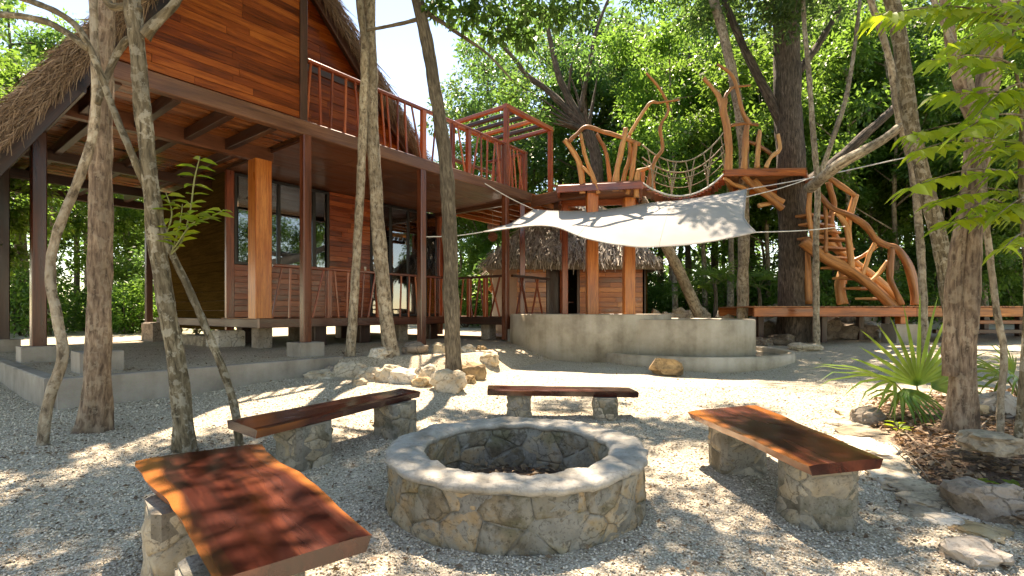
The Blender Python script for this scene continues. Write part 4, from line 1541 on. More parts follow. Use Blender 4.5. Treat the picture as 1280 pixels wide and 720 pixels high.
def interp(pts, u):
    k_ = u * (len(pts) - 1)
    i = min(int(k_), len(pts) - 2)
    f_ = k_ - i
    p0, p1, p2, p3 = (np.array(pts[max(i - 1, 0)], float), np.array(pts[i], float), np.array(pts[i + 1], float), np.array(pts[min(i + 2, len(pts) - 1)], float))
    return 0.5 * ((2 * p1) + (p2 - p0) * f_ + (2 * p0 - 5 * p1 + 4 * p2 - p3) * f_ ** 2 + (3 * p1 - p0 - 3 * p2 + p3) * f_ ** 3)


E_top = [(668, 262, 11.6), (712, 265, 11.5), (765, 261, 11.4), (820, 254, 11.3), (880, 246, 11.2), (933, 237, 11.0)]
E_mid = [(640, 279, 10.9), (700, 277, 10.7), (755, 274, 10.5), (815, 267, 10.3), (875, 257, 10.1), (931, 258, 10.0)]
E_m2 = [(622, 284, 10.4), (690, 281.5, 10.0), (748, 289, 9.7), (808, 288, 9.5), (872, 281, 9.3), (931, 274, 9.2)]
E_bot = [(604, 289, 9.9), (684, 283, 9.5), (740, 300, 9.2), (800, 308, 9.0), (872, 305, 8.8), (945, 290, 8.6)]
NU, NV = 48, 24
pts = []
for i in range(NU + 1):
    u = i / NU
    col_ = [interp(E_top, u), interp(E_mid, u), interp(E_m2, u), interp(E_bot, u)]
    for j in range(NV + 1):
        q = interp(col_, j / NV)
        p_ = P(q[0], q[1], q[2])
        p_.z += 0.025 * noise.noise(Vector((p_.x * 1.2, p_.y * 1.2, 0))) + 0.01 * noise.noise(Vector((u * 14, j / NV * 3, 2)))
        pts.append(p_)
sail.location = (2.3, 10.2, 0.2)
so = Vector(sail.location)
co = np.array([tuple(p_ - so) for p_ in pts])
ii, jj = np.meshgrid(np.arange(NU), np.arange(NV), indexing='ij')
a_ = (ii * (NV + 1) + jj).ravel()
fa = np.stack([a_, a_ + 1, a_ + NV + 2, a_ + NV + 1], 1)
uv = co[fa][:, :, :2]
for k_ in (16, 32):
    MB().tube([Vector(co[k_ * (NV + 1) + j]) + Vector((0, 0, 0.003)) for j in range(NV + 1)], 0.006, 4, 1).build('seam', 'sailcloth', sail)
cloth = np_mesh('sail_cloth', co, fa, uv, 'sailcloth', sail, True)
sol = cloth.modifiers.new('thick', 'SOLIDIFY')
sol.thickness = 0.004
hem = MB()
for row in ([k_ * (NV + 1) for k_ in range(NU + 1)], [k_ * (NV + 1) + NV for k_ in range(NU + 1)], list(range(NV + 1)), [NU * (NV + 1) + k_ for k_ in range(NV + 1)]):
    MB().tube([Vector(co[k_]) for k_ in row], 0.012, 5, 1).build('hem', 'sailcloth', sail, True)
for a, b in ((pts[0], H(t_at(606, -0.08), -0.08, 4.0)), (pts[NV], H(t_at(533, -0.07), -0.07, 0) + Vector((0, 0, z_at(533, 296, -0.07)))),
             (pts[NU * (NV + 1)], P(1136, 196, 8.0)), (pts[-1], P(1056, 283, 11.7)), (pts[NU * (NV + 1) + 4], P(1018, 221, 11.6))):
    mid = (a + b) / 2 - Vector((0, 0, 0.03))
    MB().tube([a - so, mid - so, b - so], 0.011, 5, 3).build('rope', 'rope_white', sail)

# ------------------------------------------------------------------ timber walkway and boat-shaped lookout
AZ = 3.93
look = thing('lookout_platform', 'timber lookout platform with boat-like driftwood railing on orange posts', 'platform', (2.0, 11.6, 0.3))
lo_ = Vector(look.location)


def lk(mb, name, mat, parent=look, smooth=False):
    for i in range(len(mb.v)):
        mb.v[i] = Vector(mb.v[i]) - lo_
    return mb.build(name, mat, parent, smooth)


w0 = H(6.05, -0.05, AZ)
w1 = P(733, 241, 11.4)
pa, pb, pc, pd = P(698, 241, 11.35), P(802, 243, 11.0), P(800, 240, 12.6), P(700, 240, 12.9)
for q in (w1, pa, pb, pc, pd):
    q.z = AZ
lk(MB().beam(w0 - Vector((0, 0, 0.02)), Vector((w1.x, w1.y, AZ - 0.02)), 0.07, 0.24), 'walkway_beam', 'wood_beam')
w2 = H(7.1, -0.05, AZ)
lk(MB().beam(w2 - Vector((0, 0, 0.02)), Vector((pd.x, pd.y, AZ - 0.02)), 0.07, 0.24), 'walkway_beam', 'wood_beam')
for i in range(9):
    u = (i + 0.5) / 9
    a, b = w0.lerp(w1, u), w2.lerp(pd, u)
    lk(MB().beam(a + Vector((0, 0, 0.115)), b + Vector((0, 0, 0.115)), 0.17, 0.03), 'board', 'wood_deck')
plat = lk(MB().beam(pa, pb, 0.07, 0.16, ch=0.01), 'platform_beam', 'wood_red')
lk(MB().beam(pd, pc, 0.07, 0.16, ch=0.01), 'platform_beam', 'wood_red')
lk(MB().beam(pa.lerp(pd, 0.03), pa.lerp(pd, 0.97), 0.07, 0.15, ch=0.01), 'platform_beam', 'wood_red')
lk(MB().beam(pb.lerp(pc, 0.03), pb.lerp(pc, 0.97), 0.07, 0.15, ch=0.01), 'platform_beam', 'wood_red')
for i in range(11):
    u = (i + 0.5) / 11
    lk(MB().beam(pa.lerp(pd, u) + Vector((0, 0, 0.098)), pb.lerp(pc, u) + Vector((0, 0, 0.098)), 0.13, 0.03), 'board', 'wood_deck')
for px, Yd, wd, mt in ((740, 11.45, 0.26, 'wood_orange'), (786, 11.9, 0.26, 'wood_orange'), (706, 12.6, 0.15, 'wood_red'), (653, 12.55, 0.14, 'wood_red')):
    q = P(px, 0, Yd)
    lk(MB().box((q.x - wd / 2, Yd - wd / 2, surf(q.x, Yd) - 0.05), (q.x + wd / 2, Yd + wd / 2, AZ - 0.09), 0.015, 2), 'post', mt)


def zl(x, y, Yd):
    return P(700 + x / 3.43, 80 + y / 3.43, Yd)


def log(pts_, r0, r1, Yd, name='driftwood_post', parent=None, conv=zl, fnb=lk, sd=0, y2=None, par=None):
    y2 = Yd if y2 is None else y2
    n = len(pts_)
    w_ = [conv(x, y, Yd + (y2 - Yd) * i / max(1, n - 1)) for i, (x, y) in enumerate(pts_)]
    rad = [r0 + (r1 - r0) * i / (n - 1) for i in range(n)]
    return fnb(MB().tube(w_, [q * 0.88 for q in rad], 12, 6, 0.45, sd + pts_[0][0] * 0.1), name, 'wood_log', par if par is not None else (look if fnb is lk else None), True)


for i, (p_, r0, r1, Yd) in enumerate([
        ([(97, 555), (90, 450), (60, 380), (20, 325)], 0.075, 0.06, 11.3), ([(165, 556), (150, 510), (110, 400), (88, 298)], 0.055, 0.045, 11.2),
        ([(212, 540), (210, 450), (190, 360), (155, 300)], 0.055, 0.045, 11.9), ([(240, 545), (242, 470), (262, 380), (282, 275)], 0.075, 0.06, 11.25),
        ([(266, 548), (275, 480), (300, 400), (297, 310)], 0.06, 0.05, 11.3), ([(290, 560), (300, 510), (312, 440), (325, 335)], 0.06, 0.05, 11.2),
        ([(325, 572), (328, 520), (335, 455)], 0.07, 0.06, 11.1), ([(380, 550), (385, 480), (410, 410), (440, 360), (430, 270), (465, 195), (430, 110), (370, 38)], 0.06, 0.03, 11.4),
        ([(355, 545), (355, 510), (358, 455)], 0.05, 0.05, 12.1), ([(405, 550), (400, 500), (395, 455)], 0.04, 0.04, 12.3)]):
    log(p_, r0, r1, Yd, sd=i)
for i, (p_, r0, r1, Yd) in enumerate([
        ([(40, 330), (72, 302), (113, 270), (190, 292), (270, 316), (345, 345)], 0.05, 0.05, 11.25),
        ([(298, 305), (330, 250), (385, 170), (430, 165), (512, 153)], 0.05, 0.025, 11.35), ([(330, 458), (360, 452), (395, 435), (415, 405)], 0.05, 0.04, 11.5),
        ([(95, 440), (125, 470), (150, 490)], 0.035, 0.03, 11.2)]):
    log(p_, r0, r1, Yd, 'driftwood_rail', sd=20 + i)

# ------------------------------------------------------------------ tree platform with driftwood stair
tp = thing('tree_platform', 'timber tree platform with bare branch railing and curved log stair', 'platform', (7.0, 12.9, 0.9))
tpo = Vector(tp.location)


def tk(mb, name, mat, parent=None, smooth=False):
    for i in range(len(mb.v)):
        mb.v[i] = Vector(mb.v[i]) - tpo
    return mb.build(name, mat, parent or tp, smooth)


BZ = 4.55
qa, qb, qc, qd = P(905, 222, 12.3), P(1006, 214, 12.2), P(1012, 214, 14.2), P(915, 216, 14.2)
for q in (qa, qb, qc, qd):
    q.z = BZ
for a, b in ((qa, qb), (qd, qc)):
    tk(MB().beam(a, b, 0.08, 0.16, ch=0.01), 'platform_beam', 'wood_orange')
for a, b in ((qa, qd), (qb, qc)):
    tk(MB().beam(a.lerp(b, .04), b.lerp(a, .04), 0.08, 0.15, ch=0.01), 'platform_beam', 'wood_orange')
for i in range(10):
    u = (i + 0.5) / 10
    tk(MB().beam(qa.lerp(qd, u) + Vector((0, 0, .1)), qb.lerp(qc, u) + Vector((0, 0, .1)), 0.17, 0.035), 'board', 'wood_deck')


def z4(x, y, Yd):
    return P(960 + x / 4.0, 180 + y / 4.0, Yd)


def z7(x, y, Yd):
    return P(880 + x / 5.333, 150 + y / 5.333, Yd)


def pxl(x, y, Yd):
    return P(x, y, Yd)


i = 0
for conv, p_, r0, r1, Yd, y2, nm in [
        (z7, [(265, 375), (330, 440), (420, 510), (520, 590)], 0.09, 0.09, 12.35, 12.6, 'brace'), (z7, [(330, 400), (400, 470), (470, 520), (530, 550)], 0.09, 0.08, 12.7, 12.6, 'brace'),
        (z7, [(135, 390), (200, 430), (290, 460)], 0.05, 0.05, 12.3, 12.6, 'brace'), (z7, [(365, 570), (420, 560), (510, 545)], 0.07, 0.06, 12.6, 12.7, 'brace'),
        (zl, [(720, 470), (722, 350), (712, 260), (700, 195), (702, 150)], 0.11, 0.085, 12.35, 12.35, 'driftwood_post'),
        (zl, [(697, 190), (680, 140), (660, 110), (615, 60)], 0.07, 0.05, 12.35, 12.4, 'driftwood_post'), (zl, [(702, 160), (720, 120), (745, 100), (815, 92)], 0.055, 0.03, 12.35, 12.6, 'driftwood_rail'),
        (zl, [(790, 460), (795, 340), (800, 265)], 0.09, 0.07, 12.35, 12.35, 'driftwood_post'), (zl, [(845, 448), (850, 350), (856, 285)], 0.075, 0.055, 12.4, 12.4, 'driftwood_post'),
        (zl, [(815, 260), (785, 210), (762, 120), (738, 50), (675, 0)], 0.06, 0.04, 12.5, 12.5, 'driftwood_rail'), (zl, [(882, 445), (905, 400), (942, 365), (935, 300)], 0.065, 0.045, 12.3, 12.3, 'driftwood_post'),
        (zl, [(800, 330), (850, 350), (905, 385)], 0.05, 0.045, 12.5, 12.4, 'driftwood_rail'), (zl, [(730, 265), (790, 255), (850, 262)], 0.04, 0.04, 12.5, 12.5, 'driftwood_rail'),
        # stair
        (pxl, [(1005, 301), (1030, 322), (1070, 343), (1100, 367), (1118, 386)], 0.15, 0.13, 12.3, 12.2, 'stringer'),
        (pxl, [(1018, 290), (1050, 315), (1085, 340), (1120, 372)], 0.12, 0.11, 13.5, 13.5, 'stringer'),
        (z4, [(235, 140), (270, 150), (330, 185), (400, 235), (435, 255)], 0.07, 0.07, 12.2, 12.2, 'handrail'),
        (z4, [(215, 170), (240, 220), (270, 270), (320, 320), (420, 360), (490, 410), (540, 480), (600, 510), (645, 525), (690, 590), (718, 660), (735, 740), (735, 805)], 0.06, 0.11, 12.15, 12.1, 'handrail'),
        (z4, [(340, 340), (375, 380), (395, 430), (412, 520), (415, 620)], 0.07, 0.07, 12.2, 12.2, 'driftwood_post'),
        (z4, [(440, 255), (415, 340), (402, 430), (412, 560), (418, 640)], 0.085, 0.075, 12.25, 12.2, 'driftwood_post'),
        (z4, [(215, 215), (203, 330), (215, 430), (228, 500)], 0.06, 0.06, 12.3, 12.3, 'driftwood_post'), (z4, [(285, 300), (290, 420), (288, 545)], 0.045, 0.05, 12.2, 12.2, 'driftwood_post'),
        (z4, [(300, 190), (330, 300), (318, 400), (370, 560), (380, 700)], 0.08, 0.09, 13.5, 13.5, 'driftwood_post'),
        (z4, [(540, 480), (510, 540), (490, 600), (472, 660)], 0.055, 0.055, 12.15, 12.2, 'driftwood_post'), (z4, [(545, 510), (490, 550), (430, 580)], 0.05, 0.05, 12.2, 12.4, 'driftwood_post'),
        (z4, [(618, 520), (612, 600), (612, 680), (650, 760), (668, 805)], 0.08, 0.075, 12.1, 12.1, 'driftwood_post'), (z4, [(600, 585), (560, 640), (510, 690)], 0.05, 0.055, 12.15, 12.25, 'driftwood_post'),
        (z4, [(195, 470), (195, 600), (205, 800)], 0.09, 0.11, 12.9, 12.9, 'driftwood_post'), (z4, [(385, 620), (360, 700), (375, 800)], 0.13, 0.15, 13.2, 13.2, 'driftwood_post')]:
    log(p_, r0, r1, Yd, nm, conv=conv, fnb=tk, sd=40 + i, y2=y2)
    i += 1
for (x0, x1, y) in ((1009, 1074, 297), (1020, 1078, 309), (1034, 1058, 288), (1032, 1080, 321), (1040, 1085, 334), (1055, 1098, 347), (1070, 1110, 360), (1085, 1122, 373), (1012, 1052, 279), (1008, 1046, 268)):
    a, b = P(x0, y, 12.4), P(x1, y, 13.3)
    q = P((x0 + x1) / 2, y, 12.4)
    tk(MB().beam(Vector((P(x0, y, 12.35).x, 12.5, a.z)), Vector((P(x1, y, 12.35).x, 12.9, a.z)), 0.4, 0.055, ch=0.01), 'tread', 'wood_log')

# ------------------------------------------------------------------ rope bridge
rbg = thing('rope_bridge', 'sagging plank rope bridge with net sides between the two timber platforms', 'rope bridge', (4.0, 11.8, 4.0))
ro = Vector(rbg.location)


def rk(mb, name, mat, smooth=False):
    for i in range(len(mb.v)):
        mb.v[i] = Vector(mb.v[i]) - ro
    return mb.build(name, mat, rbg, smooth)


def bz(u, side):
    """deck line of the bridge"""
    a = P(803, 241, 11.2 + side * 0.9)
    b = P(906, 219, 12.4 + side * 0.9)
    q = a.lerp(b, u)
    q.z = (3.98) * (1 - u) + 4.55 * u - 0.42 * 4 * u * (1 - u)
    return q


def rz_(u, side):
    a = bz(0, side) + Vector((0, 0, 0.9))
    b = bz(1, side) + Vector((0, 0, 1.07))
    q = a.lerp(b, u)
    q.z -= 0.55 * 4 * u * (1 - u)
    return q


NB = 22
for i in range(NB):
    u = (i + 0.5) / NB
    rk(MB().beam(bz(u, 0.02), bz(u, 0.98), 0.095, 0.03), 'board', 'wood_red')
for s_ in (0, 1):
    rk(MB().tube([bz(k_ / 12, s_) + Vector((0, -0.02, 0.04)) for k_ in range(13)], 0.02, 6, 2), 'foot_rope', 'rope_white', True)
    rk(MB().tube([rz_(k_ / 12, s_) for k_ in range(13)], 0.017, 6, 2), 'hand_rope', 'rope', True)
    rk(MB().tube([rz_(k_ / 12, s_).lerp(bz(k_ / 12, s_), 0.45) for k_ in range(13)], 0.010, 5, 2), 'net_rope', 'rope', True)
    for i in range(9):
        u = (i + 0.5) / 9
        dv = 0.05 * (-1) ** i
        a, b = rz_(u, s_), bz(min(1, max(0, u + dv)), s_)
        mid = (a + b) / 2 + Vector((0.05 * (-1) ** i, 0, -0.06))
        rk(MB().tube([a, mid, b], 0.013, 5, 3), 'net_rope', 'rope', True)

# ------------------------------------------------------------------ long boardwalk on the right
bw = thing('boardwalk', 'long low timber boardwalk on short posts in front of the forest', 'boardwalk', (9.0, 12.5, 0.4))
bo = Vector(bw.location)


def bk_(lo, hi, name, mat, ch=0.008, axis=None):
    return MB().box(Vector(lo) - bo, Vector(hi) - bo, ch, axis).build(name, mat, bw)


BX0, BX1, BZ2 = 5.75, 13.6, 1.29
bk_((BX0, 11.9, 1.04), (9.6, 11.98, BZ2 - 0.03), 'edge_beam', 'wood_orange', 0.012)
bk_((9.61, 11.9, 1.04), (BX1, 11.98, BZ2 - 0.035), 'edge_beam', 'wood_log', 0.012)
bk_((BX0, 13.9, 1.04), (BX1, 13.98, BZ2 - 0.03), 'edge_beam', 'wood_orange', 0.012)
x = BX0
while x < BX1:
    bk_((x, 11.86, BZ2 - 0.028 + random.uniform(-.004, .004)), (x + 0.14, 14.0, BZ2), 'board', 'wood_deck', 0.004, 1)
    x += 0.15
for x in (6.3, 7.9, 9.5, 11.2, 12.9):
    for y in (12.75, 13.7):
        bk_((x - 0.07, y - 0.07, gz(x, y) - 0.1), (x + 0.07, y + 0.07, 1.04), 'post', 'wood_dark', 0.01, 2)
bk_((9.2, 12.0, gz(9.3, 12.1) - .05), (9.75, 12.5, 0.86), 'footing', 'concrete_kerb', 0.02)
bk_((9.38, 12.1, 0.86), (9.56, 12.3, 1.04), 'post', 'wood_orange', 0.01, 2)
bk_((10.4, 12.3, 0.62), (14, 12.42, 0.72), 'stored_plank', 'wood_dark')
bk_((10.7, 12.2, 0.86), (14, 12.3, 0.95), 'stored_plank', 'wood_deck')


# ------------------------------------------------------------------ rocks
def rock(name, label, cat, c, size, mat, seed, rotz=0.0, group=None, sink=0.25, sub=3, crag=0.36, parent=None):
    import bmesh
    bm = bmesh.new()
    bmesh.ops.create_icosphere(bm, subdivisions=sub, radius=1.0)
    for v in bm.verts:
        d = v.co.normalized()
        n1 = noise.noise(d * 1.3 + Vector((seed * 3.7, 0, 0)))
        n2 = noise.noise(d * 3.1 + Vector((0, seed * 1.9, 0)))
        n3 = noise.cell(d * 1.6 + Vector((seed, seed, 0))) - 0.5
        r_ = 1 + crag * n1 + crag * 0.5 * n2 + crag * 0.35 * n3 + crag * 0.25 * (0.5 - abs(noise.noise(d * 5.3 + Vector((seed, 0, seed))))) + 0.05 * noise.noise(d * 11 + Vector((seed, 0, 0)))
        p = Vector((abs(d.x) ** 0.75 * math.copysign(1, d.x), abs(d.y) ** 0.75 * math.copysign(1, d.y), abs(d.z) ** 0.8 * math.copysign(1, d.z))) * r_
        v.co = Vector((p.x * size[0] / 2, p.y * size[1] / 2, p.z * size[2] / 2 + size[2] * (0.5 - sink)))
    me = bpy.data.meshes.new(name)
    bm.to_mesh(me)
    bm.free()
    me.materials.append(M[mat])
    o = bpy.data.objects.new(name, me)
    link(o, parent)
    o.location = c
    o.rotation_euler = (0, 0, rotz)
    if parent is None:
        tag(o, label, cat, group)
    return o


rr_ = random.Random(12)
G1 = 'edging rocks at the foot of the three trunks'
# (px, py of the base, width px, height px, material)
edge = [(398, 473, 34, 9, 'stone_pale'), (413, 470, 22, 11, 'stone_grey'), (437, 471, 40, 16, 'stone_pale'), (458, 476, 30, 14, 'stone_pale'), (474, 466, 26, 10, 'stone_pale'),
        (485, 478, 34, 18, 'stone_pale'), (503, 480, 34, 17, 'stone_pale'), (518, 462, 36, 12, 'stone_grey'), (527, 484, 26, 10, 'stone_ochre'), (534, 476, 24, 16, 'stone_pale'), (548, 461, 18, 12, 'stone_ochre'),
        (590, 474, 34, 18, 'stone_ochre'), (612, 464, 26, 12, 'stone_ochre'), (586, 480, 16, 9, 'stone_ochre'), (585, 459, 20, 8, 'stone_pale'), (602, 455, 14, 5, 'stone_ochre'), (556, 458, 14, 9, 'stone_ochre'), (446, 482, 20, 8, 'stone_pale')]
for i, (px, py, wp, hpx, mt) in enumerate(edge):
    p = gpix(px, py)
    s_ = p.y / F
    p.z = surf(p.x, p.y + 0.1) - 0.02
    rock('edging_rock', 'pale limestone rock edging the gravel beneath the three slim trunks', 'rock', p + Vector((0, 0.08, 0)), (wp * s_ * 1.02, wp * s_ * 0.8, hpx * s_ * 1.6), mt, i + 1, rr_.uniform(-.5, .5), G1, 0.22)
p = gpix(558, 490)
rock('boulder', 'single rounded cream boulder standing on the gravel below the edging rocks', 'rock', p + Vector((0, 0.12, -0.01)), (0.40, 0.34, 0.33), 'stone_pale', 55, 0.2, None, 0.16, 3)
p = gpix(835, 470)
rock('ochre_rock', 'lone angular ochre rock lying before the pool basin', 'rock', p + Vector((0, 0.1, 0)), (0.56, 0.34, 0.30), 'stone_ochre', 61, 0.1, None, 0.14, 2, 0.42)

G2 = 'flat limestone slabs edging the palmetto bed'
bed = [(1083, 524, 62, 20, 'stone_ochre'), (1072, 533, 46, 12, 'stone_pale'), (1090, 545, 70, 16, 'stone_pale'), (1078, 556, 46, 12, 'stone_pale'), (1098, 566, 62, 16, 'stone_pale'), (1112, 586, 58, 20, 'stone_pale'), (1122, 602, 52, 14, 'stone_pale'),
       (1150, 618, 60, 18, 'stone_pale'), (1172, 634, 62, 17, 'stone_pale'), (1160, 645, 46, 10, 'stone_pale'), (1205, 658, 60, 10, 'stone_pale'), (1240, 672, 60, 12, 'stone_ochre')]
for i, (px, py, wp, hpx, mt) in enumerate(bed):
    p = gpix(px, py)
    s_ = p.y / F
    rock('edging_slab', 'flat bleached limestone slab edging the palmetto bed', 'rock', p + Vector((0, 0.06, -0.01)), (wp * s_ * 1.0, wp * s_ * 1.0, hpx * s_ * 0.6 + 0.02), mt, 70 + i, rr_.uniform(-.7, .7), G2, 0.3, 3)
for lab, nm, px, py, sz, mt, sd in (
        ('knobbly grey-brown rock on the bed edge in front of the palmetto', 'bed_rock', 1098, 537, (0.3, 0.26, 0.2), 'stone_grey', 91),
        ('tan overhanging boulder at the foot of the thin crooked trunk', 'bed_boulder', 1262, 604, (0.34, 0.3, 0.15), 'stone_pale', 92),
        ('large dark weathered boulder under the tan overhanging one', 'bed_boulder', 1262, 655, (0.36, 0.32, 0.24), 'stone_grey', 93),
        ('low brown boulder beside the gravel at the end of the slab edging', 'bed_boulder', 1255, 722, (0.24, 0.2, 0.1), 'stone_grey', 94),
        ('mossy grey boulder behind the thin crooked trunk', 'bed_boulder', 1268, 525, (0.5, 0.36, 0.28), 'stone_grey', 95),
        ('tan flat boulder behind the dark twin trunk', 'bed_boulder', 1235, 525, (0.34, 0.3, 0.22), 'stone_ochre', 96)):
    p = gpix(px, py)
    if sd == 92:
        p.z += 0.17
    rock(nm, lab, 'rock', p + Vector((0, 0.14, 0)), sz, mt, sd, rr_.uniform(-.4, .4), None, 0.2, 3)
G3 = 'dark rocks under the boardwalk'
for i, (px, py, wp, hpx) in enumerate([(965, 425, 34, 24), (990, 415, 34, 20), (980, 432, 30, 14), (1005, 425, 30, 16), (1040, 424, 34, 26), (1068, 424, 40, 20), (1095, 415, 26, 12), (950, 410, 26, 14), (1015, 408, 26, 12), (955, 432, 22, 10), (972, 408, 40, 26), (1030, 412, 36, 24), (1055, 410, 34, 22), (1085, 424, 26, 14), (1000, 404, 40, 22), (945, 420, 26, 16), (1078, 408, 34, 20)]):
    p = gpix(px, py)
    s_ = p.y / F
    rock('weathered_rock', 'dark weathered rock heaped under the boardwalk edge', 'rock', p + Vector((0, 0.15, -0.02)), (wp * s_ * 1.15, wp * s_, hpx * s_ * 1.3), 'stone_grey', 120 + i, rr_.uniform(-1, 1), G3, 0.15)
p = gpix(1008, 438)
rock('tan_rock', 'small tan rock at the end of the pool basin', 'rock', p, (0.7, 0.4, 0.22), 'stone_pale', 133, 0, None, 0.2)
G4 = 'bleached rocks behind the pool'
for i, (px, py, wp, hpx) in enumerate([(852, 400, 20, 14), (872, 402, 26, 16), (908, 402, 22, 10), (835, 398, 18, 8), (820, 402, 20, 8)]):
    q = P(px, py, 14.0)
    s_ = 14.0 / F
    q.z = gz(q.x, q.y)
    rock('bleached_rock', 'bleached rock among weeds behind the pool rim', 'rock', q, (wp * s_ * 1.2, wp * s_, 0.75 - q.z * 0.2 + hpx * s_), 'stone_pale', 140 + i, 0, G4, 0.1)

# ------------------------------------------------------------------ planting bed, litter, gravel
def bed_x(y):
    """left edge of the planting bed"""
    return float(np.interp(y, [1.5, 2.3, 2.75, 3.3, 4.0, 4.9, 5.4, 6.0], [2.35, 2.42, 2.5, 2.62, 2.98, 3.3, 3.75, 4.6]))


m = MB()
rows = []
for y in np.linspace(1.5, 6.0, 40):
    x0 = bed_x(y) + 0.03
    row = []
    for k_ in range(24):
        x = x0 + (7.5 - x0) * (k_ / 23) ** 1.4
        edge_ = min(1, (x - x0) / 0.3) * min(1, (6.0 - y) / 0.4)
        row.append(Vector((x, y, gz(x, y) - 0.02 + 0.055 * edge_ + 0.02 * noise.noise(Vector((x * 4, y * 4, 0))))))
    rows.append(row)
m.loft(rows, False, False)
bedo = m.build('soil_bed', 'soil', None, True)
tag(bedo, 'dark soil of the palmetto bed', 'soil', kind='structure')


def litter(name, label, n, sampler, size, mat='leaf_dead', lift=0.045):
    rng = np.random.default_rng(n)
    pos = sampler(rng, n)
    pos[:, 2] += rng.random(n) * lift
    ax = norm(rng.normal(size=(n, 3)) * [1, 1, 0.25])
    up = norm(rng.normal(size=(n, 3)) * 0.4 + [0, 0, 1])
    ln = rng.uniform(size[0], size[1], n)
    co_, fa_, uv_ = leaf_arrays(pos, ax, up, ln, ln * rng.uniform(0.35, 0.6, n), rng.random(n), 0.15)
    ob = np_mesh(name, co_, fa_, uv_, mat)
    return tag(ob, label, 'leaves', kind='stuff')


def bed_sample(rng, n):
    y = rng.uniform(1.9, 5.8, n)
    x = np.array([bed_x(v) for v in y]) + 0.08 + rng.random(n) ** 1.3 * 2.6
    return np.stack([x, y, gz_np(x, y) + 0.035], 1)


litter('leaf_litter', 'brown dry leaf litter covering the palmetto bed', 5200, bed_sample, (0.03, 0.085))


def open_sample(rng, n):
    y = 1.3 + 9 * rng.random(n) ** 1.3
    x = (rng.random(n) * 2 - 1) * (1.1 * y + 0.4)
    feet = [gpix(*q) for q in ((117, 536), (52, 566), (233, 563), (300, 556), (437, 460), (490, 458), (567, 464), (500, 470), (1190, 560))]
    for i, f_ in enumerate(feet):
        s_ = slice(i * 60, i * 60 + 60)
        a_2, r_2 = rng.random(60) * 6.283, 0.06 + np.abs(rng.normal(0, 0.16, 60))
        x[s_], y[s_] = f_.x + np.cos(a_2) * r_2, f_.y + np.sin(a_2) * r_2
    z = np.array([surf(a, b) for a, b in zip(x, y)])
    ok = (np.hypot(x - PC.x, y - PC.y) > 0.8)
    z = np.where(ok, z, -0.3)
    return np.stack([x, y, z + 0.012], 1)


litter('fallen_leaves', 'scattered small dry leaves on the pale gravel', 6000, open_sample, (0.01, 0.045), lift=0.01)
# twigs on the bed: each a thing of its own
for i, (pts_, r_) in enumerate([([(1128, 548), (1150, 570), (1183, 602)], 0.008), ([(1140, 590), (1165, 580), (1195, 575)], 0.006), ([(1170, 560), (1210, 552), (1242, 560)], 0.008),
                                ([(1200, 575), (1225, 545), (1240, 530)], 0.007), ([(1110, 560), (1140, 585), (1160, 612)], 0.006)]):
    pp_ = [gpix(*q) + Vector((0, 0, 0.07)) for q in pts_]
    m = MB().tube([q - pp_[0] for q in pp_], [r_, r_, r_ * 0.5], 6, 4, 0.3, i)
    o = m.build('fallen_twig', 'twig', None, True)
    o.location = pp_[0]
    tag(o, 'thin dry fallen branch lying on the leaf litter of the bed', 'twig', 'fallen branches on the palmetto bed')

# gravel stones near the camera
rng = np.random.default_rng(77)
n = 84000
y = 1.25 + 5.6 * rng.random(n) ** 1.7
x = (rng.random(n) * 2 - 1) * (1.08 * y + 0.15)
keep = np.hypot(x - PC.x, y - PC.y) > PR + 0.005
bx_ = np.interp(y, [1.5, 2.3, 2.75, 3.3, 4.0, 4.9, 5.4, 6.0], [2.35, 2.42, 2.5, 2.62, 2.98, 3.3, 3.75, 4.6])
keep &= x < bx_ + 0.05
rt = (x - H0.x) * HU.x + (y - H0.y) * HU.y
rb_ = (x - H0.x) * HV.x + (y - H0.y) * HV.y
keep &= ~((rb_ > -0.72) & (rt > -3.1))
x, y = x[keep], y[keep]
n = len(x)
z = gz_np(x, y) + 0.012
zn = np.array([0.018 * noise.noise(Vector((a * 1.7, b * 1.7, 0))) for a, b in zip(x, y)])
z = z + zn - 0.008
sz = (0.003 + 0.006 * rng.random(n) ** 1.5 + 0.007 * (rng.random(n) > 0.985)) * (0.72 + 0.10 * y)
octa = np.array([[1, 0, 0], [-1, 0, 0], [0, 1, 0], [0, -1, 0], [0, 0, 1], [0, 0, -1]], float)
v = octa[None] * (0.65 + 0.7 * rng.random((n, 6, 1))) * np.array([1, 1, 0.7]) + rng.normal(0, 0.16, (n, 6, 3))
ang_ = rng.random(n) * 6.28
ca, sa = np.cos(ang_)[:, None], np.sin(ang_)[:, None]
vx = v[:, :, 0] * ca - v[:, :, 1] * sa
vy = v[:, :, 0] * sa + v[:, :, 1] * ca
v = np.stack([vx, vy, v[:, :, 2]], -1) * sz[:, None, None] + np.stack([x, y, z], -1)[:, None]
ff = np.array([[0, 2, 4], [2, 1, 4], [1, 3, 4], [3, 0, 4], [2, 0, 5], [1, 2, 5], [3, 1, 5], [0, 3, 5]])[:4 + 4]
fa = (np.arange(n) * 6)[:, None, None] + ff[None]
uv = np.repeat(rng.random(n), 8)[:, None, None] * np.ones((1, 3, 2))
grv = np_mesh('gravel', v.reshape(-1, 3), fa.reshape(-1, 3), uv, 'pebble')
tag(grv, 'loose crushed limestone gravel around the fire pit', 'gravel', kind='stuff')

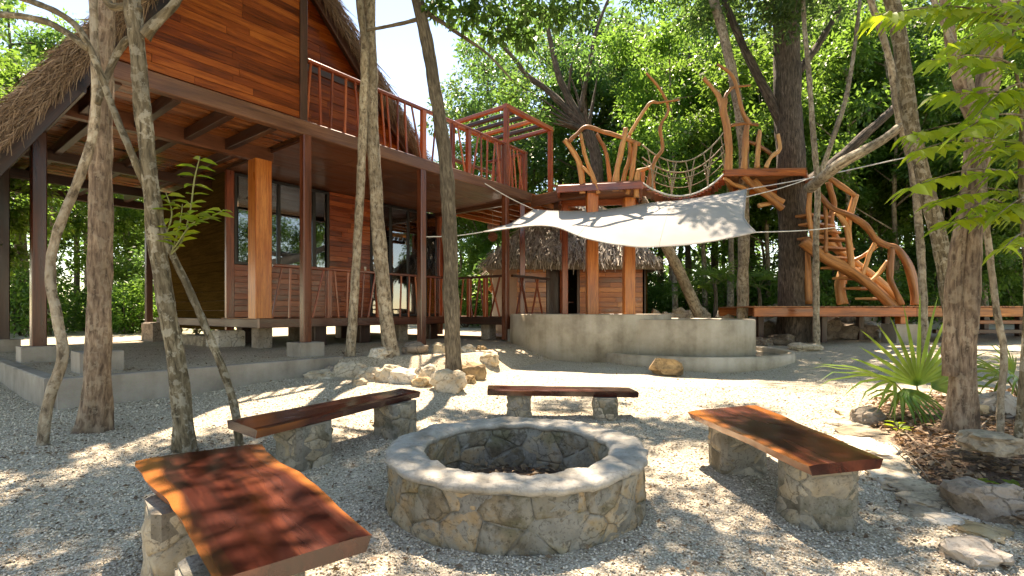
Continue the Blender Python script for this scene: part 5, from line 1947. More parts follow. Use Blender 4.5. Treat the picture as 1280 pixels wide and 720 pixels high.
# ------------------------------------------------------------------ trees in the clearing
def tree(name, label, path, Yd, r0, r1, mat, ext=None, seed=0, flare=1.5, zbase=None, limbs=(), clumps=None, leaf='leaf_a', ln=(0.10, 0.17), per=170, group=None, sides=12):
    """path: photo pixels from the foot upward (all at distance Yd unless a third value gives it); ext: world points above"""
    pts_ = [P(q[0], q[1], q[2] if len(q) > 2 else Yd) for q in path]
    kx_ = 1.0 / math.sqrt(1 + ((path[0][0] - 640) / F) ** 2)
    r0, r1 = r0 * kx_, r1 * kx_
    foot = pts_[0].copy()
    foot.z = surf(foot.x, foot.y)
    pts_[0] = foot + Vector((0, 0, -0.04))
    t_ = thing(name, label, 'tree', foot, 0, group)
    if ext:
        pts_ += [Vector(q) for q in ext]
    n = len(pts_)
    rad = [r0 + (r1 - r0) * (i / (n - 1)) for i in range(n)]
    # root flare
    p_fl = pts_[0].lerp(pts_[1], 0.12)
    pts_.insert(1, p_fl)
    rad.insert(1, rad[0] * 1.08)
    rad[0] *= flare
    m = MB().tube([q - foot for q in pts_], rad, 20, 12, 0.2, seed, relief=0.13)
    tr = m.build('trunk', mat, t_, True)
    for i, lm in enumerate(limbs):
        w_ = [P(q[0], q[1], q[2] if len(q) > 2 else Yd) if not isinstance(q, Vector) else q for q in lm[0]]
        MB().tube([q - foot for q in w_], [lm[1] + (lm[2] - lm[1]) * k_ / (len(w_) - 1) for k_ in range(len(w_))], 10, 6, 0.25, seed + i, relief=0.1).build('limb', mat, tr, True)
    if clumps:
        rng_ = np.random.default_rng(100 + seed)
        topz = pts_[-1]
        cs, rs = [], []
        for c, r_ in clumps:
            cs.append(tuple(Vector(c) - foot))
            rs.append(r_)
        crown('crown', rng_, cs, rs, per, leaf, t_, ln)
        # twigs carrying the clumps
        mm = MB()
        for c, r_ in clumps[::2]:
            a = topz - foot
            b = Vector(c) - foot
            mid = (a + b) / 2 + Vector((0, 0, 0.15))
            mm.tube([a, mid, b], [max(0.012, r1 * 0.5), 0.014, 0.006], 5, 3, 0.2, seed)
        mm.build('branches', mat, tr, True)
    return t_


def canopy(rng_, cx, cy, cz, rx, ry, rz, n, cr=(0.35, 0.7), shell=0.5):
    out = []
    for _ in range(n):
        d = norm(rng_.normal(size=(1, 3)))[0]
        r_ = rng_.random() ** shell
        out.append(((cx + d[0] * rx * r_, cy + d[1] * ry * r_, cz + d[2] * rz * r_), rng_.uniform(*cr)))
    return out


rg = np.random.default_rng(31)
# left foreground group
tree('forest_tree', 'stout straight brown trunk rising before the house corner', [(117, 536), (122, 470), (124, 400), (126, 250), (128, 120), (132, 0)], 4.32, 0.125, 0.085, 'bark_brown',
     [(-3.42, 4.4, 5.2), (-3.3, 4.6, 6.6)], 1, 1.75, clumps=canopy(rg, -3.0, 5.6, 6.7, 1.7, 1.9, 0.9, 20), leaf='leaf_b')
tree('forest_tree', 'slim pale crooked trunk bending beside the stout brown trunk', [(52, 566), (60, 505), (78, 445), (71, 395), (63, 345), (70, 295), (98, 225), (117, 165), (120, 95), (117, 0)], 3.85, 0.05, 0.034, 'bark_pale',
     [(-3.2, 3.9, 4.6), (-3.4, 4.1, 5.4)], 2, 1.3, clumps=canopy(rg, -3.4, 4.6, 5.6, 1.1, 1.1, 0.6, 8), leaf='leaf_a')
tree('forest_tree', 'lichen-spotted leaning trunk with a sprouting shoot behind the near bench', [(233, 563), (224, 480), (211, 400), (198, 320), (188, 230), (180, 150), (171, 50), (165, 0)], 3.8, 0.075, 0.055, 'bark_lichen',
     [(-2.95, 3.8, 4.4), (-2.8, 4.0, 5.6)], 3, 1.3,
     limbs=[([(180, 45), (196, 28), (215, 8), (232, -20)], 0.04, 0.025), ([(176, 60), (160, 50), (140, 80), (122, 130, 3.7)], 0.03, 0.02), ([(127, -10), (140, 8), (160, 8), (176, 12)], 0.03, 0.022)],
     clumps=canopy(rg, -2.2, 4.7, 6.0, 1.5, 1.5, 0.9, 11), leaf='leaf_a')
tree('forest_tree', 'thin bare pole trunk slanting across the lichen-spotted one', [(300, 556), (292, 505), (270, 440), (240, 370), (213, 312), (195, 262), (170, 205, 3.75), (143, 140, 3.7), (110, 55, 3.65), (80, 20, 3.6), (20, -5, 3.6)], 3.95, 0.034, 0.022, 'bark_lichen',
     None, 4, 1.2, limbs=[([(112, 62, 3.65), (60, 28, 3.7), (0, 18, 3.8), (-40, 20, 3.8)], 0.025, 0.02)])
# three slim trunks by the edging rocks
tree('forest_tree', 'thinnest of the three slim trunks above the edging rocks', [(437, 460), (441, 400), (447, 300), (453, 180), (456, 60), (450, 0)], 7.8, 0.072, 0.06, 'bark_pale',
     [(-2.3, 7.9, 7.0)], 5, 1.3, clumps=canopy(rg, -2.2, 7.4, 7.9, 1.3, 1.3, 0.8, 10), leaf='leaf_a')
tree('forest_tree', 'pale mottled slim trunk curving up between its two neighbours over the edging rocks', [(490, 458), (483, 400), (475, 310), (470, 240), (465, 150), (463, 60), (462, 0)], 7.95, 0.115, 0.085, 'bark_pale',
     [(-2.2, 7.8, 7.0), (-1.9, 7.3, 8.0)], 6, 1.35, clumps=canopy(rg, -1.2, 7.0, 7.9, 2.0, 1.5, 0.9, 17), leaf='leaf_b')
tree('forest_tree', 'grey slim trunk leaning back with a forked limb beside the cream boulder', [(567, 464), (565, 400), (562, 300), (558, 215), (548, 140), (535, 60), (522, 0)], 7.3, 0.115, 0.075, 'bark_far',
     [(-1.55, 7.3, 6.6), (-1.3, 7.0, 7.6)], 7, 1.3,
     limbs=[([(536, 18), (520, 25), (490, 32), (458, 38)], 0.035, 0.018), ([(534, 16), (555, 30), (585, 50), (610, 68), (640, 100)], 0.035, 0.012)],
     clumps=canopy(rg, -0.2, 6.6, 7.4, 1.8, 1.4, 0.9, 18) + canopy(rg, 0.6, 9.3, 8.6, 2.4, 1.3, 0.6, 11, (0.22, 0.45)) + [(tuple(P(*q)), r_) for q, r_ in [((545, 8, 7.3), .22), ((580, 20, 7.2), .25), ((600, 5, 7.0), .3), ((640, 10, 7.2), .32), ((670, 0, 7.0), .3), ((690, 18, 7.3), .25), ((720, 2, 7.4), .3), ((620, 40, 7.4), .2), ((655, 45, 7.5), .2)]], leaf='leaf_a')  # second clump group: out of view, added to dapple the sunlit gravel strip
# right foreground group
tree('forest_tree', 'broad dark fissured twin trunk growing in the palmetto bed', [(1199, 552), (1203, 480), (1206, 400), (1211, 320), (1218, 240), (1226, 160), (1240, 60), (1250, 0)], 4.17, 0.12, 0.09, 'bark_brown',
     [(4.2, 4.3, 4.8), (4.2, 4.6, 6.0)], 8, 1.5,
     limbs=[([(1188, 470), (1190, 400), (1196, 320), (1210, 240), (1216, 160)], 0.06, 0.05), ([(1226, 170), (1205, 120), (1190, 60), (1180, -10)], 0.05, 0.035)],
     clumps=canopy(rg, 3.2, 5.4, 6.6, 2.0, 2.0, 0.9, 32), leaf='leaf_b')
tree('forest_tree', 'thin crooked pale trunk beside the broad dark twin trunk', [(1250, 562), (1251, 500), (1255, 440), (1246, 390), (1236, 310), (1232, 270), (1226, 190), (1212, 100), (1182, 35), (1166, -5)], 4.0, 0.033, 0.026, 'bark_pale',
     [(3.2, 4.1, 4.6)], 9, 1.2, clumps=canopy(rg, 3.0, 4.2, 5.2, 0.9, 0.9, 0.5, 8), leaf='leaf_b')
tree('forest_tree', 'thick mottled trunk leaning left behind the palmetto', [(1197, 470), (1190, 400), (1177, 310), (1155, 225), (1138, 150), (1126, 60), (1114, 0)], 7.05, 0.135, 0.11, 'bark_lichen',
     [(5.1, 7.2, 6.6), (4.7, 7.2, 8.0)], 10, 1.3, clumps=canopy(rg, 4.6, 7.4, 8.3, 2.4, 2.0, 1.0, 34) + canopy(rg, 2.3, 6.6, 7.3, 1.5, 0.9, 0.5, 15, (0.25, 0.5)), leaf='leaf_b')  # second clump group: unseen overhead, added to shade the right foreground
tree('forest_tree', 'slender pale trunk swaying left in front of the boardwalk', [(1157, 452), (1155, 400), (1150, 300), (1140, 210), (1124, 150), (1112, 75), (1088, 0)], 8.3, 0.075, 0.06, 'bark_pale',
     [(5.6, 8.4, 7.4)], 11, 1.2, limbs=[([(1127, 158), (1095, 180), (1050, 205), (1012, 235, 9.6)], 0.07, 0.10)], clumps=canopy(rg, 5.6, 8.8, 8.2, 1.6, 1.6, 0.9, 16), leaf='leaf_a')
tree('forest_tree', 'thin grey trunk with a V fork before the driftwood stair', [(1021, 434), (1020, 380), (1020, 300), (1022, 235), (1016, 160), (1011, 90), (1006, 40)], 11.4, 0.085, 0.05, 'bark_pale',
     [(6.6, 11.4, 8.6)], 12, 1.2, limbs=[([(1023, 225), (1042, 170), (1058, 120), (1068, 60), (1075, 0)], 0.06, 0.035)], clumps=canopy(rg, 6.6, 11.5, 8.8, 1.4, 1.4, 1.0, 14), leaf='leaf_c')
tree('forest_tree', 'massive dark rough trunk carrying the tree platform', [(990, 402), (991, 340), (990, 260), (987, 180), (984, 90), (980, 0)], 13.2, 0.40, 0.33, 'bark_dark',
     [(7.0, 13.3, 10.8), (6.6, 13.3, 13.0)], 13, 1.25, limbs=[([(1000, 235), (1040, 205), (1085, 165), (1118, 135)], 0.16, 0.09), ([(984, 170), (960, 120), (930, 60), (905, 0)], 0.14, 0.08), ([(990, 100), (1020, 60), (1050, 10)], 0.12, 0.06)],
     clumps=canopy(rg, 7.2, 13.4, 10.6, 3.6, 2.6, 2.6, 60, (0.4, 0.8)), leaf='leaf_c', ln=(0.12, 0.2), per=150)
tree('forest_tree', 'pale trunk leaning left behind the raised corner of the sail', [(927, 398), (929, 330), (930, 250), (929, 180), (915, 90), (892, 0)], 13.0, 0.15, 0.12, 'bark_pale',
     [(4.8, 13.2, 10.6)], 14, 1.2, clumps=canopy(rg, 4.6, 13.4, 10.6, 2.0, 2.0, 1.4, 26), leaf='leaf_a', ln=(0.12, 0.2))
# leaning pole
a, b = P(893, 399, 13.2), P(800, 245, 12.4)
a.z = gz(a.x, a.y) - 0.05
pole = MB().tube([Vector((0, 0, 0)), (b - a) * 0.5 + Vector((0.03, 0, 0)), b - a], [0.15, 0.13, 0.11], 10, 5, 0.2, 3).build('leaning_pole', 'bark_pale', None, True)
pole.location = a
tag(pole, 'bare bark pole propped at a slant behind the pool', 'pole')

# leafy shoot on the lichen-spotted trunk
shoot = thing('leafy_shoot', 'bright green young shoot sprouting against the lichen-spotted trunk', 'shoot', P(214, 318, 3.78))
so_ = Vector(shoot.location)
stems = [([(214, 318), (228, 300), (238, 262), (243, 225), (250, 195)], 3.76), ([(214, 318), (225, 280), (228, 255)], 3.78), ([(218, 310), (240, 280), (262, 272), (280, 262)], 3.72), ([(205, 300), (215, 268), (207, 240)], 3.8)]
lp, la, lr = [], [], []
rl = np.random.default_rng(3)
for pts_, Yd in stems:
    w_ = [P(x, y, Yd) - so_ for x, y in pts_]
    MB().tube(w_, [0.006] * (len(w_) - 1) + [0.003], 5, 4).build('stem', 'stem_green', shoot, True)
    for i in range(len(w_) - 1):
        for k_ in range(3):
            q = w_[i].lerp(w_[i + 1], (k_ + 0.5) / 3)
            if i == 0 and k_ < 1:
                continue
            for s_ in (-1, 1):
                lp.append(tuple(q))
                la.append((s_ * rl.uniform(0.5, 1), rl.uniform(-0.7, 0.7), rl.uniform(-0.1, 0.5)))
lp, la = np.array(lp), np.array(la)
n = len(lp)
ln_ = rl.uniform(0.09, 0.15, n)
co, fa, uv = leaf_arrays(lp, la, norm(rl.normal(size=(n, 3)) * 0.35 + [0, -0.35, 1]), ln_, ln_ * 0.42, rl.random(n), 0.25, True)
np_mesh('leaves', co, fa, uv, 'leaf_bright', shoot)

# overhanging leafy branches of a sapling on the right
sapl = thing('leafy_sapling', 'sapling with drooping sunlit yellow-green leaf sprays beside the broad dark trunk', 'sapling', Vector((3.62, 3.6, surf(3.62, 3.6))))
so_ = Vector(sapl.location)
tk_pts = [Vector((3.62, 3.6, so_.z)), Vector((3.70, 3.6, 1.2)), Vector((3.66, 3.6, 2.3)), Vector((3.75, 3.6, 3.6)), Vector((3.6, 3.5, 4.6))]
MB().tube([q - so_ for q in tk_pts], [0.028, 0.025, 0.022, 0.018, 0.01], 7, 5, 0.2, 5).build('trunk', 'bark_lichen', sapl, True)
rl = np.random.default_rng(8)
lp, la, lu = [], [], []
bm_ = MB()
sprays = [((1262, 50), (1180, 60)), ((1270, 90), (1165, 75)), ((1275, 130), (1170, 118)), ((1270, 30), (1140, 12)), ((1278, 160), (1130, 170)), ((1275, 180), (1140, 190)), ((1282, 215), (1135, 235)), ((1285, 240), (1165, 255)), ((1290, 60), (1230, 30)),
          ((1295, 130), (1240, 120)), ((1300, 200), (1230, 190)), ((1290, 270), (1180, 282)), ((1282, 110), (1215, 150)), ((1260, 20), (1195, -5)), ((1300, 300), (1255, 310)), ((1270, 260), (1210, 262)), ((1275, 20), (1090, 20)), ((1300, 20), (1250, 8)), ((1285, 150), (1200, 165)), ((1310, 250), (1245, 270))]
for i, (q0, q1) in enumerate(sprays):
    Yd = 3.2 + 0.5 * rl.random()
    a = P(*q0, Yd + 0.15)
    b = P(*q1, Yd - 0.25)
    mid = (a + b) / 2 + Vector((0, 0, 0.07))
    root = min(tk_pts, key=lambda q: (q - a).length)
    bm_.tube([root - so_, a - so_, mid - so_, b - so_], [0.012, 0.009, 0.006, 0.002], 5, 4)
    L_ = (b - a).length
    nl = int(L_ / 0.06)
    d0 = (b - a).normalized()
    for k_ in range(nl):
        u = (k_ + 0.5) / nl
        q = a * (1 - u) ** 2 + mid * 2 * u * (1 - u) + b * u * u
        for s_ in (-1, 1):
            if rl.random() < 0.12:
                continue
            sd_ = Vector((-d0.y, d0.x, 0)) * s_
            lp.append(tuple(q - so_))
            la.append(tuple(d0 * 0.55 + sd_ * 0.8 + Vector((0, 0, -0.35 + 0.2 * rl.normal()))))
lp, la = np.array(lp), np.array(la)
n = len(lp)
ln_ = rl.uniform(0.11, 0.18, n)
co, fa, uv = leaf_arrays(lp, la, norm(rl.normal(size=(n, 3)) * 0.3 + [0, 0, 1]), ln_, ln_ * 0.42, rl.random(n), 0.22, True)
bm_.build('branches', 'bark_lichen', sapl, True)
np_mesh('leaves', co, fa, uv, 'leaf_bright', sapl)


# ------------------------------------------------------------------ palmettos
def fan(parent, foot, hub, axis, nor, length, nblade, spread, rng_, wd=0.045, droop=0.25, mat='leaf_palm'):
    """one fan leaf: petiole foot->hub and pleated blades around the hub"""
    foot, hub, axis, nor = Vector(foot), Vector(hub), Vector(axis).normalized(), Vector(nor).normalized()
    side = axis.cross(nor).normalized()
    nor = side.cross(axis).normalized()
    leafm = MB().tube([foot, (foot + hub) / 2 + Vector((0, 0, 0.03)), hub], [0.011, 0.009, 0.007], 5, 3).build('petiole', 'stem_green', parent, True)
    for k_ in range(nblade):
        a = spread * (k_ / (nblade - 1) - 0.5)
        d = (axis * math.cos(a) + side * math.sin(a)).normalized()
        sd_ = d.cross(nor).normalized()
        l = length * (1 - 0.25 * abs(a) / (spread / 2)) * rng_.uniform(0.9, 1.08)
        m = MB()
        segs = 6
        rnd_ = rng_.random()
        for s_ in range(segs + 1):
            u = s_ / segs
            p_ = hub + d * l * u - Vector((0, 0, 1)) * droop * l * u ** 2.6 * rng_.uniform(0.8, 1.2)
            w_ = wd * (0.25 + 1.6 * u if u < 0.35 else 0.81 * (1 - (u - 0.35) / 0.65) ** 0.8 + 0.02) * 0.5
            m.v += [p_ - sd_ * w_ + nor * w_ * 0.5, p_, p_ + sd_ * w_ + nor * w_ * 0.5]
        for s_ in range(segs):
            for q in (0, 1):
                i0 = s_ * 3 + q
                m.f.append((i0, i0 + 1, i0 + 4, i0 + 3))
                m.uv += [(rnd_, 0)] * 4
        m.build('blade', mat, leafm, True)


pal = thing('palmetto', 'fan-leaved green palmetto with spiky blades in front of the dark twin trunk', 'palmetto', gpix(1150, 520))
po = Vector(pal.location)
rp = random.Random(5)
Yp = po.y
for (hx, hy, axv, nv, l, nb, spd, wd, dr, dy) in [
        (1146, 482, (-0.05, -0.1, 1), (0, -1, 0.1), 0.98, 15, 2.5, 0.06, 0.08, 0.0), (1118, 478, (-1, -0.35, 0.28), (0.2, -0.4, 1), 1.02, 9, 1.3, 0.048, 0.25, -0.1),
        (1130, 486, (0.2, -0.8, -0.35), (0.1, -0.5, 0.7), 0.55, 11, 2.2, 0.05, 0.45, -0.2), (1165, 486, (0.9, 0.1, 0.45), (-0.2, -0.9, 0.5), 0.85, 10, 1.7, 0.055, 0.3, 0.25),
        (1125, 492, (-0.5, -0.7, -0.1), (0.1, -0.6, 0.8), 0.55, 9, 1.9, 0.045, 0.4, -0.25)]:
    h_ = P(hx, hy, Yp + dy) - po
    fan(pal, (0.02, 0.02, -0.03), h_, axv, nv, l, nb, spd, rp, wd, dr)
pal2 = thing('palmetto', 'half-hidden palmetto with low arching blades behind the thin crooked trunk', 'palmetto', gpix(1275, 500))
po = Vector(pal2.location)
for axv, l in (((-1, -0.2, 0.35), 0.75), ((-0.6, -0.5, 0.1), 0.6), ((-0.2, 0.2, 1), 0.6)):
    fan(pal2, (0, 0, -0.03), (axv[0] * 0.2, axv[1] * 0.2, 0.25), axv, (0.2, -0.7, 0.7), l, 9, 1.5, rp, 0.05, 0.35)
# small broad-leaved plant on the bed edge
for lab, px, py, ns in (('small low broad-leaved green plant at the edge of the palmetto bed', 1122, 548, 12), ('bright green seedling leaning over the dark weathered boulder', 1272, 640, 7), ('tiny seedling among the leaf litter behind the slab edging', 1216, 625, 5)):
    p_ = gpix(px, py) + Vector((0, 0, 0.03))
    pl = thing('small_plant', lab, 'plant', p_)
    rl = np.random.default_rng(px)
    a = rl.random(ns) * 6.28
    ax = np.stack([np.cos(a), np.sin(a), rl.uniform(0.2, 0.8, ns)], 1)
    st_ = np.stack([np.cos(a) * 0.02, np.sin(a) * 0.02, 0.03 + rl.random(ns) * 0.07], 1)
    l = rl.uniform(0.06, 0.12, ns)
    co, fa, uv = leaf_arrays(st_, ax, np.tile([0, 0, 1.0], (ns, 1)), l, l * 0.4, rl.random(ns), 0.2, True)
    np_mesh('leaves', co, fa, uv, 'leaf_bright', pl)
    MB().tube([(0, 0, -0.04), (0, 0, 0.05), (0.005, 0, 0.1)], 0.004, 5, 2).build('stem', 'stem_green', pl, True)


# ------------------------------------------------------------------ forest
def copy_tree(root, loc, rotz, scale, label=None, group=None):
    c = root.copy()
    COL.objects.link(c)
    c.location = loc
    c.rotation_euler = (0, 0, rotz)
    c.scale = scale
    if label:
        c['label'] = label
    if group:
        c['group'] = group
    for ch in root.children:
        d = ch.copy()
        COL.objects.link(d)
        d.parent = c
        for g_ in ch.children:
            e = g_.copy()
            COL.objects.link(e)
            e.parent = d
    return c


def proto_tree(seed, hgt, r0, spread, nclump, mat, leaf, per=130, ln=(0.13, 0.22), bole=0.4):
    rng_ = np.random.default_rng(seed)
    rnd_ = random.Random(seed)
    t_ = thing('forest_tree', 'x', 'tree', (0, 0, -50))
    pts_ = [Vector((0, 0, -0.1))]
    for k_ in range(1, 6):
        u = k_ / 5
        pts_.append(Vector((rnd_.uniform(-.35, .35) * u, rnd_.uniform(-.35, .35) * u, hgt * 0.86 * u)))
    tr = MB().tube(pts_, [r0 * (1 - 0.8 * k_ / 5) * (1.25 if k_ == 0 else 1) for k_ in range(6)], 8, 4, 0.25, seed).build('trunk', mat, t_, True)
    cs, rs = [], []
    mm = MB()
    nl = 9
    for i in range(nl):
        u = bole + (0.95 - bole) * i / (nl - 1)
        k_ = min(4, int(u / 0.86 * 5 * 0.86))
        base = pts_[k_].lerp(pts_[min(5, k_ + 1)], (u * 5) % 1)
        a = i * 2.4 + rnd_.uniform(-.5, .5)
        l = spread * (1.1 - 0.55 * (u - bole) / (1 - bole)) * rnd_.uniform(0.7, 1.1)
        tip = base + Vector((math.cos(a) * l, math.sin(a) * l, l * rnd_.uniform(0.25, 0.8)))
        mid = base.lerp(tip, 0.5) + Vector((rnd_.uniform(-.15, .15), rnd_.uniform(-.15, .15), rnd_.uniform(-.1, .2)))
        mm.tube([base, mid, tip], [r0 * 0.32, r0 * 0.2, 0.012], 6, 4, 0.2, i)
        for c in range(nclump // nl):
            v_ = rnd_.uniform(0.35, 1.1)
            q = base.lerp(tip, v_) + Vector((rnd_.gauss(0, .35), rnd_.gauss(0, .35), rnd_.gauss(0.05, .3))) * (spread / 2)
            cs.append(tuple(q))
            rs.append(rnd_.uniform(0.28, 0.62) * spread / 2)
    mm.build('limbs', mat, tr, True)
    crown('crown', rng_, cs, rs, per, leaf, t_, ln, 0.45)
    return t_


protos = [proto_tree(201, 14.5, 0.15, 2.9, 90, 'bark_far', 'leaf_a', 100, (0.13, 0.22), bole=0.33), proto_tree(202, 12.5, 0.13, 2.6, 90, 'bark_far', 'leaf_b', 95, bole=0.33), proto_tree(203, 15.5, 0.19, 3.2, 99, 'bark_dark', 'leaf_c', 65, (0.2, 0.34), bole=0.38),
          proto_tree(204, 9.5, 0.085, 2.0, 72, 'bark_pale', 'leaf_b', 150, (0.11, 0.19), bole=0.3), proto_tree(205, 6.0, 0.06, 1.5, 63, 'bark_far', 'leaf_b', 140, (0.1, 0.17), bole=0.2)]
used = [False] * 5
KIND = ['tall broad green forest tree', 'yellow-green leafy forest tree', 'tall dark-leaved forest tree',
        'slender pale-trunked forest tree', 'low bushy young tree']
LABS = {'back': ('in the wood beyond the hut', 'forest trees beyond the hut'), 'left': ('in the wood seen under the house roof', 'forest trees beside the house'),
        'right': ('in the wood behind the boardwalk', 'forest trees behind the boardwalk'), 'mid': ('rising behind the balcony', 'trees behind the balcony'),
        'near': ('standing unseen around the clearing before the house', 'unseen forest trees around the clearing')}


def plant_tree(k_, x, y, sc, where, rot=None):
    lab, grp = LABS[where]
    lab = KIND[k_] + ' ' + lab
    loc = (x, y, gz(x, y))
    rot = rr_.uniform(0, 6.28) if rot is None else rot
    s3 = (sc * rr_.uniform(0.9, 1.1), sc * rr_.uniform(0.9, 1.1), sc * rr_.uniform(0.92, 1.1))
    if not used[k_]:
        used[k_] = True
        o = protos[k_]
        o.location = loc
        o.rotation_euler = (0, 0, rot)
        o.scale = s3
        o['label'] = lab
        o['group'] = grp
        return o
    return copy_tree(protos[k_], loc, rot, s3, lab, grp)


def pxy(px, Yd):
    return ((px - 640) * Yd / F, Yd)


for px, Yd, k_, sc in [(625, 22, 3, 1.0), (668, 19.5, 1, 0.95), (700, 23, 2, 1.0), (735, 19, 0, 0.95), (770, 24, 2, 1.1), (800, 20, 1, 1.1), (838, 18, 3, 1.15), (862, 22, 0, 1.05), (895, 25, 2, 1.1), (905, 18.5, 3, 1.1), (940, 21, 1, 1.1), (955, 17.5, 4, 1.2),
                       (980, 24, 2, 1.1), (610, 27, 2, 1.0), (655, 29, 0, 1.15), (720, 30, 1, 1.25), (790, 31, 2, 1.2), (850, 29, 1, 1.3), (920, 31, 0, 1.3), (690, 17.5, 4, 0.9), (760, 17.5, 4, 1.0), (640, 24, 4, 1.3), (825, 26, 0, 1.2)]:
    plant_tree(k_, *pxy(px, Yd + (4.5 if Yd < 21 else 2.0)), sc * 1.08, 'back')
for px, Yd, k_, sc in [(1040, 18, 1, 1.0), (1065, 22, 2, 1.05), (1090, 17, 3, 1.1), (1110, 25, 0, 1.2), (1135, 19, 1, 1.05), (1165, 16.5, 4, 1.2), (1180, 22, 2, 1.05), (1215, 18, 0, 0.95), (1240, 15.5, 3, 1.1), (1265, 20, 1, 1.1), (1290, 16, 0, 0.95), (1030, 27, 2, 1.2), (1150, 29, 1, 1.3), (1230, 27, 0, 1.3),
                       (1320, 18, 2, 1.0), (1340, 13, 3, 1.0), (1080, 30, 0, 1.3), (1200, 13.5, 4, 0.95), (1010, 19, 4, 1.3), (1290, 12, 4, 1.0), (1270, 28, 1, 1.3)]:
    plant_tree(k_, *pxy(px, Yd + (3.5 if Yd < 21 else 1.5)), sc * 1.08, 'right')
for px, Yd, k_, sc in [(-60, 16, 1, 0.9), (-20, 13, 3, 0.9), (20, 17, 0, 0.9), (60, 15, 3, 0.9), (95, 19, 1, 0.9), (130, 17, 4, 1.1), (160, 22, 2, 0.9), (185, 19, 3, 0.9), (30, 24, 2, 1.0), (110, 27, 0, 1.0), (-40, 21, 0, 1.1), (215, 25, 1, 1.0), (-110, 12, 1, 0.95), (-60, 9.5, 4, 1.0)]:
    plant_tree(k_, *pxy(px, Yd), sc, 'left')
for px, Yd, k_, sc in [(480, 25, 4, 1.0), (515, 28, 4, 1.1), (545, 23, 4, 0.95), (575, 27, 3, 1.0), (590, 22, 4, 1.1), (410, 27, 1, 1.0), (440, 30, 3, 1.2), (560, 31, 3, 1.1)]:
    plant_tree(k_, *pxy(px, Yd), sc, 'mid')
for x, y, k_, sc in [(-8, -5, 1, 0.8), (9, -4, 2, 0.7), (10, 2, 1, 0.75), (-10, 0, 0, 0.8), (11, 7, 0, 0.75), (-12, 5, 1, 0.8), (9.5, 5, 3, 0.8), (13, 9, 1, 0.8), (14, 5, 0, 0.8), (11.5, 9.6, 3, 0.8), (15, 2, 2, 0.7)]:  # out-of-view trees added to block blue sky light and fill window reflections
    plant_tree(k_, x, y, sc, 'near')
for px, Yd in ((845, 18.5), (882, 20.5), (912, 18.2), (960, 20), (1058, 18), (1098, 21.2), (1122, 18), (1172, 19.5), (1232, 17.2), (1262, 20.8)):
    plant_tree(3, *pxy(px, Yd), 1.25, 'back' if px < 970 else 'right')
# a limbed dark tree behind the lookout
tree('forest_tree', 'dark many-limbed tree spreading behind the lookout platform', [(747, 330), (746, 260), (745, 200), (735, 165)], 18.0, 0.24, 0.2, 'bark_dark', None, 41, 1.2,
     limbs=[([(737, 170), (720, 140), (700, 100), (690, 60), (680, 10)], 0.16, 0.07), ([(735, 165), (690, 118), (660, 95), (640, 70), (610, 40)], 0.13, 0.05), ([(725, 140), (735, 90), (745, 40), (760, 0)], 0.09, 0.05), ([(710, 120), (715, 80), (725, 50)], 0.06, 0.03)],
     clumps=[(tuple(P(px, py, 18 + rr_.uniform(-1, 1))), rr_.uniform(0.4, 0.8)) for px, py in [(620, 60), (640, 90), (610, 110), (660, 60), (650, 130), (680, 100), (600, 80), (615, 30), (690, 30), (655, 20), (720, 60), (700, 10), (760, 30), (740, 80), (630, 150), (675, 150), (600, 125), (585, 60)]], leaf='leaf_a', ln=(0.13, 0.22), per=150)


# shrubs of the understorey
def shrub(seed, rad, hgt, leaf, nc=16, per=110, ln=(0.09, 0.17)):
    rng_ = np.random.default_rng(seed)
    t_ = thing('forest_shrub', 'x', 'shrub', (0, 0, -50))
    cs = [(rng_.normal(0, rad * .45), rng_.normal(0, rad * .45), hgt * (0.15 + 0.8 * rng_.random())) for _ in range(nc)]
    crown('foliage', rng_, cs, rng_.uniform(0.25, 0.5, nc), per, leaf, t_, ln, 0.42)
    m = MB()
    for c in cs[::2]:
        m.tube([(0, 0, -.05), (c[0] * .4, c[1] * .4, c[2] * .6), c], [0.02, 0.014, 0.006], 5, 3)
    m.build('stems', 'bark_far', t_, True)
    return t_


shp = [shrub(301, 1.0, 1.7, 'leaf_b'), shrub(302, 1.2, 2.4, 'leaf_a'), shrub(303, 0.9, 1.2, 'leaf_b')]
usd = [False] * 3
SH = {'back': ('leafy green shrub in the undergrowth beyond the hut', 'undergrowth shrubs beyond the hut'), 'left': ('sunlit green shrub in the undergrowth beside the house', 'undergrowth shrubs beside the house'),
      'right': ('leafy green shrub in the undergrowth behind the boardwalk', 'undergrowth shrubs behind the boardwalk')}


def plant_shrub(k_, x, y, sc, where):
    lab, grp = SH[where]
    loc, rot = (x, y, gz(x, y)), rr_.uniform(0, 6.28)
    if not usd[k_]:
        usd[k_] = True
        o = shp[k_]
        o.location, o.rotation_euler, o.scale = loc, (0, 0, rot), (sc, sc, sc)
        o['label'], o['group'] = lab, grp
    else:
        copy_tree(shp[k_], loc, rot, (sc, sc, sc * rr_.uniform(0.85, 1.2)), lab, grp)


for i in range(24):
    plant_shrub(i % 3, *pxy(rr_.uniform(560, 960), rr_.uniform(18.5, 25)), rr_.uniform(0.9, 1.5), 'back')
for i in range(24):
    plant_shrub(i % 3, *pxy(rr_.uniform(985, 1310), rr_.uniform(16, 23)), rr_.uniform(0.8, 1.4), 'right')
for i in range(22):
    plant_shrub(i % 3, *pxy(rr_.uniform(-90, 250), rr_.uniform(14.5, 21)), rr_.uniform(0.7, 1.3), 'left')

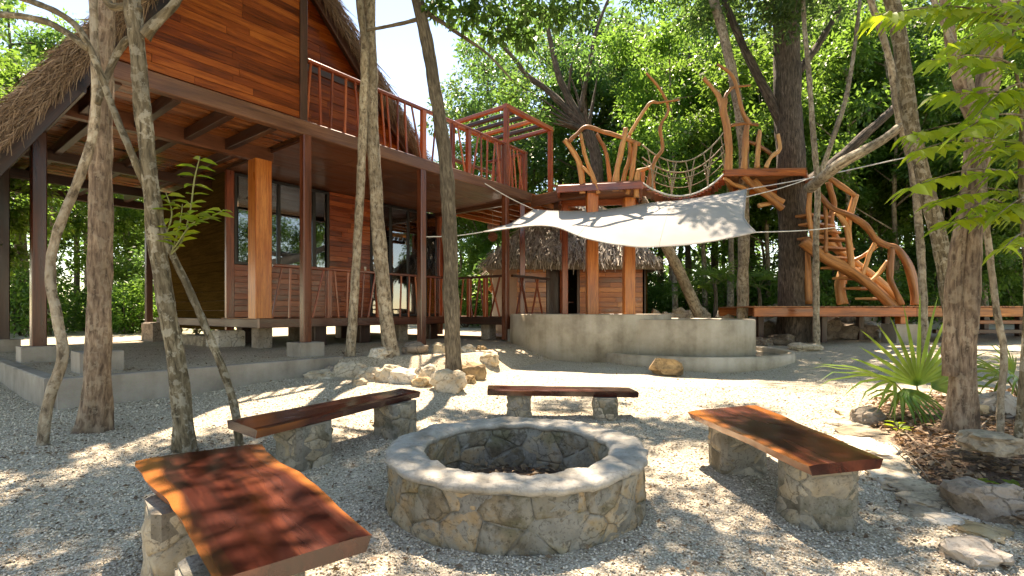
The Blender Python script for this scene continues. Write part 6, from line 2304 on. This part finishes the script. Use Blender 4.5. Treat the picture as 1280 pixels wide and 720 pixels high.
# fan palms behind the pool
for lab, px, Yd, hg in (('tall fan palm with stiff leaves behind the leaning pole', 893, 16.0, 2.2), ('fan palm partly hidden by the pale leaning trunk', 948, 16.5, 2.0), ('young fan palm under the raised sail corner', 868, 17.2, 1.6)):
    x, y_ = pxy(px, Yd)
    fp = thing('fan_palm', lab, 'palm', (x, y_, gz(x, y_)))
    MB().tube([(0, 0, -0.1), (0.05, 0, hg * .5), (0, 0, hg * .72)], [0.07, 0.06, 0.05], 8, 4, 0.2, px).build('trunk', 'bark_far', fp, True)
    for i in range(8):
        a = i * 0.8
        el = rp.uniform(0.1, 1.0)
        axv = Vector((math.cos(a) * math.cos(el), math.sin(a) * math.cos(el), math.sin(el)))
        hub = Vector((0, 0, hg * .72)) + axv * 0.45
        fan(fp, (0, 0, hg * .7), hub, axv, Vector((0, 0, 1)) - axv * axv.z + Vector((0, -0.4, 0)), 0.85, 13, 3.2, rp, 0.06, 0.3)

# the far wood that reads as one mass
rng = np.random.default_rng(400)
cs, rs = [], []
for i in range(520):
    Yd = rng.uniform(30, 46)
    px = rng.uniform(-250, 1500)
    hmax = 8.0 if (px < 430 or px > 600) else 4.6
    if px > 600:
        hmax = 7.5
    cs.append(((px - 640) * Yd / F, Yd, 0.8 + hmax * rng.random() ** 0.9))
    rs.append(rng.uniform(0.9, 1.8))
far = crown('far_wood', rng, cs, rs, 90, 'leaf_a', None, (0.35, 0.6), 0.5)
tag(far, 'dense green mass of the far forest behind all trees', 'forest', kind='stuff')
cs, rs = [], []
for i in range(420):
    Yd = rng.uniform(19, 32)
    px = rng.uniform(-200, 1480)
    if 250 < px < 560 and Yd < 24:
        continue
    cs.append(((px - 640) * Yd / F, Yd, gz((px - 640) * Yd / F, Yd) + rng.uniform(0.1, 1.5)))
    rs.append(rng.uniform(0.35, 0.8))
low = crown('ground_cover', rng, cs, rs, 70, 'leaf_b', None, (0.12, 0.24), 0.45)
tag(low, 'low leafy ground cover filling the forest floor', 'ground cover', kind='stuff')
